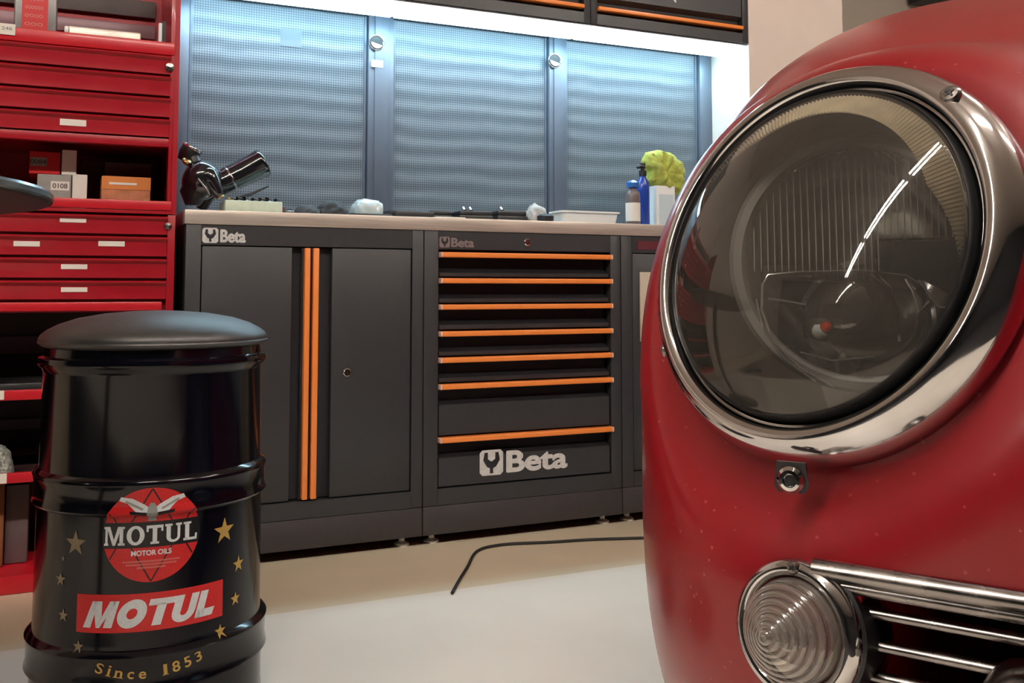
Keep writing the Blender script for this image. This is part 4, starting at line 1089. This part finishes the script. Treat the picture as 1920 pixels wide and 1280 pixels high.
# fluted band inside the cover's top, valley shade put into its colour
b = MB(); band = MB(); n_ = 96; a0, a1 = -4, 152
for i in range(n_):
    aa = a0+(a1-a0)*i/n_; ab_ = aa+(a1-a0)/n_
    am = (aa+ab_)/2
    fade = min(1, min(am-a0, a1-am)/28); ri = .0868-.0125*fade
    def hh(r): return HB-.0018+HD*max(0, 1-(r/RD)**2)**.85
    band.poly([lp(.0870, aa, hh(.0870)-.0022), lp(.0870, ab_, hh(.0870)-.0022), lp(ri, ab_-2.5, hh(ri)-.0022), lp(ri, aa-2.5, hh(ri)-.0022)])
    w_ = (a1-a0)/n_*.52
    mid = [(lp(r_, aa+q-(.0870-r_)/.0125*2.5, hh(r_)+d)) for r_ in (.0870, (.0870+ri)/2, ri) for q, d in ((0, -.0016), (w_/2, .0002), (w_, -.0016))]
    for u_ in (0, 3):
        for v_ in (0, 1): b.poly([mid[u_+v_], mid[u_+v_+1], mid[u_+v_+4], mid[u_+v_+3]])
bmesh.ops.remove_doubles(b.bm, verts=b.bm.verts, dist=.00001); bmesh.ops.remove_doubles(band.bm, verts=band.bm.verts, dist=.00001)
fb = band.build('fluted_band', mat('flute_valley_shade', (.30, .26, .18), .3, 0, .4), cov, smooth=False)  # darker base paints the shade between the pale ribs
b.build('flutes', 'flute', cov, smooth=False)
# ring screws
def screw(p, n, r, parent, m='chrome_old'):
    b = MB(); b.lathe([(r, -.001), (r, .0008), (r*.75, .0020), (r*.3, .0022), (.0001, .0010)], p, n, 24); s = b.build('screw', m, parent)
    b = MB(); t_ = n.orthogonal().normalized(); u_ = n.cross(t_)
    for d_, e_ in ((t_, u_), (u_, t_)):
        b.prism([p+n*.0021+d_*r*.5+e_*r*.1, p+n*.0021+d_*r*.5-e_*r*.1, p+n*.0021-d_*r*.5-e_*r*.1, p+n*.0021-d_*r*.5+e_*r*.1], n*.0004)
    b.build('screw_slot', 'black', s)
screw(lp(.1040, 48, .0142), (LN+(LT*.7+LB*.7)*.25).normalized(), .0052, rg)
screw(lp(.1095, 212, .006), (LN*.5-(LT*.85+LB*.53)*.8).normalized(), .0042, rg)
# clip below the ring
tp = hit(1487, 893); 
tn = (LN*.55+EF*.5+RV*-.0).normalized()
tn = Vector((-.80, -.58, .02)).normalized()
tt = Vector((.58, -.80, 0)).normalized(); tb = EZ
b = MB(); w1, w2, h1 = .0070, .0082, .0075
pt = [(-w1, h1), (w1, h1), (w2, -h1*.55), (w2*.75, -h1*.95), (-w2*.75, -h1*.95), (-w2, -h1*.55)]
b.prism([tp+tt*a_+tb*b_+tn*.0015 for a_, b_ in pt], tn*.0028); tabo = b.build('ring_clip', mat('dark_clip_metal', (.08, .075, .08), .3, .8), rg)
b = MB(); b.lathe([(.0066, 0), (.0066, .0015), (.0050, .0035), (.0034, .0038), (.0028, .0020), (.0001, .0020)], tp+tn*.0042-tb*.001, tn, 28); so = b.build('clip_bolt', 'chrome', tabo)
b = MB(); b.lathe([(.0026, 0), (.0001, .0002)], tp+tn*.0063-tb*.001, tn, 6); b.build('hex_socket', 'black', so)

# bowl lining
b = MB(); b.lathe([(.0928, .004), (.0928, -.012), (.0985, -.03), (.0985, -.142), (.0001, -.142)], LC, LN, 72, tx=LT); b.build('headlight_bowl', 'lens_in', root, ang=40)
# inner sealed lamp
IC = at(1618, 490, D=.575); IN = Vector((math.sin(math.radians(-147)), math.cos(math.radians(-147)), .02)).normalized()
IT = IN.cross(EZ).normalized()
if IT.dot(RV) < 0: IT = -IT
IB = IT.cross(IN)
if IB.z < 0: IB = -IB
RI = .0705
b = MB(); b.lathe([(RI-.003, -.012), (RI+.004, -.010), (RI+.0055, -.003), (RI+.0035, .002), (RI-.001, .003), (RI-.004, .0005)], IC, IN, 96, tx=IT); ir = b.build('lamp_rim', mat('grey_lamp_rim', (.36, .35, .33), .33, .5), root)
b = MB(); b.lathe([(RI-.003, -.001)]+[((RI-.003)*math.cos(PI/2*k/12), -.002-.045*math.sin(PI/2*k/12)) for k in range(13)], IC, IN, 72, tx=IT); b.build('reflector', mat('mirror_reflector', (.42, .42, .42), .12, 1), ir, ang=180)
def ip(x, y, h): return IC+IT*x+IB*y+IN*h
# lens with real vertical flutes over its upper part
b = MB(); NX, NY = 240, 40; grid = {}
Rl = RI-.003
for j in range(NY+1):
    y = -Rl+2*Rl*j/NY; xw = math.sqrt(max(1e-9, Rl*Rl-y*y))
    for i in range(NX+1):
        x = -xw+2*xw*i/NX
        dome = .004*(1-(x*x+y*y)/(Rl*Rl))
        up = 1 if y > -.004 else 0
        if y > .012 or (y > -.008 and x < .004): fl = .0007*abs(math.sin(x*PI/.0042))
        else: fl = 0
        grid[i, j] = b.bm.verts.new(ip(x, y, .0015+dome+fl))
for j in range(NY):
    for i in range(NX): b.bm.faces.new((grid[i, j], grid[i+1, j], grid[i+1, j+1], grid[i, j+1]))
bmesh.ops.remove_doubles(b.bm, verts=b.bm.verts, dist=.000005)
ln = b.build('fluted_lens', 'lens', ir, ang=180)
b = MB()
for k in range(33):
    x = -.062+k*.00385
    if abs(x) > .0625: continue
    yt = math.sqrt(.0655**2-x*x)*.98; y0_ = .013 if x > .008 else -.006
    if yt <= y0_: continue
    lean = .10*max(0, x)/.06
    def fp(y): xx = x+lean*(yt-y)*-.0+lean*(y-yt)*.35; return ip(xx, y, .0060*(1-(x*x+y*y)/.0675**2)+.0025)
    b.tube([fp(y0_+(yt-y0_)*q/6) for q in range(7)], [.00022]+[.00040]*5+[.00018], 6)
b.build('lens_flutes', mat('pale_flute_glass', (.30, .285, .25), .22, 0, .5), ln)
b = MB(); b.prism([ip(x, y, .0008) for x, y in ((.012, .011), (.060, .012), (.062, -.004), (.054, -.024), (.046, -.018), (.030, -.009), (.012, -.008))], IN*-.003); b.build('dark_lens_patch', mat('dark_blue_patch', (.012, .016, .026), .15, 0, .6), ln)  # dark bluish area of the lens, a thin slab
b = MB(); b.prism([ip(x, y, .0008) for x, y in ((-.057, -.002), (-.012, -.002), (-.012, -.008), (-.040, -.010), (-.050, -.016), (-.057, -.014))], IN*-.003); b.build('dark_lens_patch', mat('dark_green_patch', (.020, .026, .022), .15, 0, .6), ln)  # dark greenish area of the lens, a thin slab
b = MB()
b.tube([ip(-.050, -.0085, .006), (ip(-.030, -.009, .0065))], .0007, 6); b.tube([ip(.008, .012, .0066), ip(.062, .013, .003)], .0007, 6); b.tube([ip(.006, .012, .0066), ip(.006, -.010, .0066)], .0006, 6)
b.build('lens_step', 'chrome_old', ln)
# bulb shield and bulb
b = MB(); rs = []
for k in range(13):
    a_ = PI/2*k/12; rs.append((.037*math.cos(a_), .030*math.sin(a_)))
b.lathe(rs, ip(.004, -.034, -.022), (IN*.9-IB*.3).normalized(), 48); b.build('bulb_shield', clear_glass('bulb_glass', (.75, .75, .72), .03, 3.0, .10), ir, ang=180)
b = MB(); b.lathe([(.034, 0), (.038, .002), (.040, .006), (.037, .008)], ip(.004, -.034, -.022), (IN*.9-IB*.3).normalized(), 48); b.build('shield_collar', 'chrome', ir)
b = MB(); b.lathe([(.007, -.012), (.007, .0), (.006, .008), (.003, .013), (.0001, .014)], ip(-.022, -.040, -.014), IN, 24); bu = b.build('bulb', 'white', ir)
b = MB(); b.lathe([(.0032, 0), (.0030, .003), (.0001, .004)], ip(-.022, -.038, .000), IN, 16); b.build('bulb_tip', 'bulb_red', bu)
def lpx(x, y, h=.004):
    d = FV+RV*((x-960)/FPX)+UV*((CYP-y)/FPX); o = IC+IN*h
    return CAM+d*((o-CAM).dot(IN)/d.dot(IN))
for pts_, r_ in (([(1432, 530), (1440, 515), (1500, 509), (1620, 506), (1700, 516), (1722, 530)], .0005), ([(1632, 512), (1660, 535), (1680, 575), (1686, 640)], .0009), ([(1640, 508), (1672, 540), (1678, 580)], .0006),
                 ([(1698, 522), (1712, 545), (1722, 586), (1742, 565)], .0009), ([(1722, 524), (1742, 552), (1760, 575), (1785, 578)], .0008), ([(1430, 530), (1428, 580), (1450, 640), (1500, 690), (1560, 724)], .0008), ([(1418, 560), (1432, 620), (1470, 672), (1530, 716)], .0006),
                 ([(1440, 560), (1480, 566), (1510, 572)], .0008), ([(1500, 660), (1560, 676), (1640, 668)], .0005)):
    MB().tube([lpx(x, y) for x, y in pts_], r_, 6, ell=.6).build('glass_ridge', 'glass_ridge', ln)
b = MB(); b.box(*[v for pair in zip(ip(-.008, -.062, -.01)-Vector((.012, .006, .006)), ip(-.008, -.062, -.01)+Vector((.012, .006, .006))) for v in pair], .002); b.build('terminal', 'chrome_old', ir)
# screw pin in the bowl
b = MB(); a_ = at(1398, 695, D=.545); c_ = at(1425, 695, D=.555); b.tube([a_, c_], .0011, 8); b.build('adjuster_pin', 'black', root)

# ---- ribbed turn signal
SC_ = hit(1500, 1180)+Vector((0, 0, 0)); SN = Vector((math.sin(math.radians(-107)), math.cos(math.radians(-107)), .10)).normalized()
RS = .0322
b = MB(); b.lathe([(RS+.001, -.028), (RS+.0015, .002), (RS, .0065), (RS-.0030, .0085), (RS-.0062, .0072), (RS-.0072, .0040), (RS-.0072, -.002)], SC_, SN, 72); sg = b.build('signal_ring', 'chrome', root, ang=60)
b = MB(); b.lathe([(RS+.0005, -.028), (RS+.0030, -.006), (RS+.0030, .0005), (RS+.0012, .0015)], SC_, SN, 72); b.build('signal_gasket', 'gasket', sg)
b = MB(); pf = [(RS-.0068, .000), (RS-.0075, .006), (RS-.0090, .0105), (RS-.0100, .0125)]
r0_, h0_ = RS-.0100, .0125; NR = 7
for k in range(NR):
    ra = r0_*(1-k/NR); rb_ = r0_*(1-(k+1)/NR); ha = h0_+.0185*(k/NR)**.85; hb = h0_+.0185*((k+1)/NR)**.85
    dr = ra-rb_; dh = hb-ha
    pf += [(ra+dr*.06, ha+dh*.10), (ra+dr*.10, ha+dh*.45), (ra-dr*.02, ha+dh*.85), (ra-dr*.25, ha+dh*1.10), (ra-dr*.55, ha+dh*1.12), (ra-dr*.82, ha+dh*.98), (rb_+dr*.06, ha+dh*.88)]
pf.append((.0001, h0_+.0185))
b.lathe(pf, SC_, SN, 72); sl = b.build('ribbed_lens', 'beehive', root, ang=180)
b = MB(); b.lathe([(RS-.008, .0), (.014, -.006), (.0001, -.008)], SC_, SN, 48); b.build('signal_reflector', mat('signal_reflector_metal', (.50, .47, .42), .3, .9), sg)
b = MB(); b.lathe([(.006, -.008), (.0085, .004), (.0085, .012), (.005, .018), (.0001, .019)], SC_, SN, 24); b.build('signal_bulb', clear_glass('signal_bulb_glass', (.8, .75, .7), .05, 2.5, .2), sg)
ST = SN.cross(EZ).normalized(); SB_ = ST.cross(SN)
if SB_.z < 0: SB_ = -SB_
screw(SC_+SB_*(RS-.0025)+SN*.0075, SN, .0033, sg)
screw(SC_-SB_*(RS-.0025)+SN*.0075, SN, .0033, sg)

# ---- cabin, wheels, bumper: the rest of the car outside the frame
b = MB(); rings = []
for k in range(14):
    v = PI/2*k/13; cv, sv = spow(math.cos(v), .75), spow(math.sin(v), .8)
    r = []
    for i in range(64):
        u = 2*PI*i/64; l = spow(math.cos(u), .6)*(.22*cv+.05)+ (0 if math.cos(u) > 0 else -LW)
        f = spow(math.sin(u), .6)*(.75*cv+.12)
        r.append(car(l, f-.25, 1.10+.30*sv))
    rings.append(r)
b.ring_loft(rings, True, (True, True)); cb = b.build('cabin', 'glass_dark', root, ang=180)
b = MB(); rings2 = [[Vector((p.x, p.y, p.z+.004)) for p in r] for r in rings[9:]]
b.ring_loft(rings2, True, (True, True)); b.build('roof', 'car', cb, ang=180)
for f in (2.02, -.15):
    for l0 in (.115, -.865):
        p = car(l0, f, .30)
        b = MB(); b.lathe([(.19, 0), (.27, .0), (.295, .015), (.30, .04), (.30, .11), (.295, .135), (.27, .15), (.19, .15)], p, EL, 56); wh = b.build('tyre', 'tyre', root)
        b = MB(); b.lathe([(.0001, 0), (.19, .0), (.19, .15), (.17, .135), (.10, .12), (.05, .145), (.0001, .15)], p, EL, 48); b.build('wheel_disc', 'chrome_old', wh)

# ================================================================== DARK SPEAKER BEHIND THE CAR
p = at(1750, 6, Y=4.10)
a, c = at(1748, -6, Y=4.05), at(1850, -6, Y=4.05)
t = thing('wall_speaker', 'black box mounted high on the wall, just above the red car', 'speaker', ((a.x+c.x)/2, 4.15, a.z))
b = MB(); b.box(a.x, c.x, 4.05, 4.23, a.z, a.z+.22, .008); b.build('cabinet', 'black', t)
b = MB(); b.box(a.x+.01, c.x-.01, 4.044, 4.05, a.z+.01, a.z+.21, .002); b.build('grille_cloth', 'dark_rag', t)
b = MB(); b.box((a.x+c.x)/2-.03, (a.x+c.x)/2+.03, 4.23, 4.249, a.z+.06, a.z+.16); b.build('bracket', 'black', t)

# ================================================================== CEILING LIGHTS (batten row and an added light for the car)
for x, y, L, lb in ((-.33, -.20, 1.05, 'ceiling light almost straight above the camera'), (-2.0, -.20, 2.0, 'long ceiling light left of the camera'), (-4.7, -.20, 2.9, 'longest ceiling light, at the far left of the room'),
                   (1.3, -.20, 1.2, 'ceiling light above the nose of the red car'), (3.2, -.20, 1.2, 'ceiling light to the right of the red car'),
                   (2.75, .95, .5, 'added short light brightening the top of the red car')):  # short one is added to brighten the top of the car
    batten(x, y, 2.9995, L, PI/2, 'white '+lb)
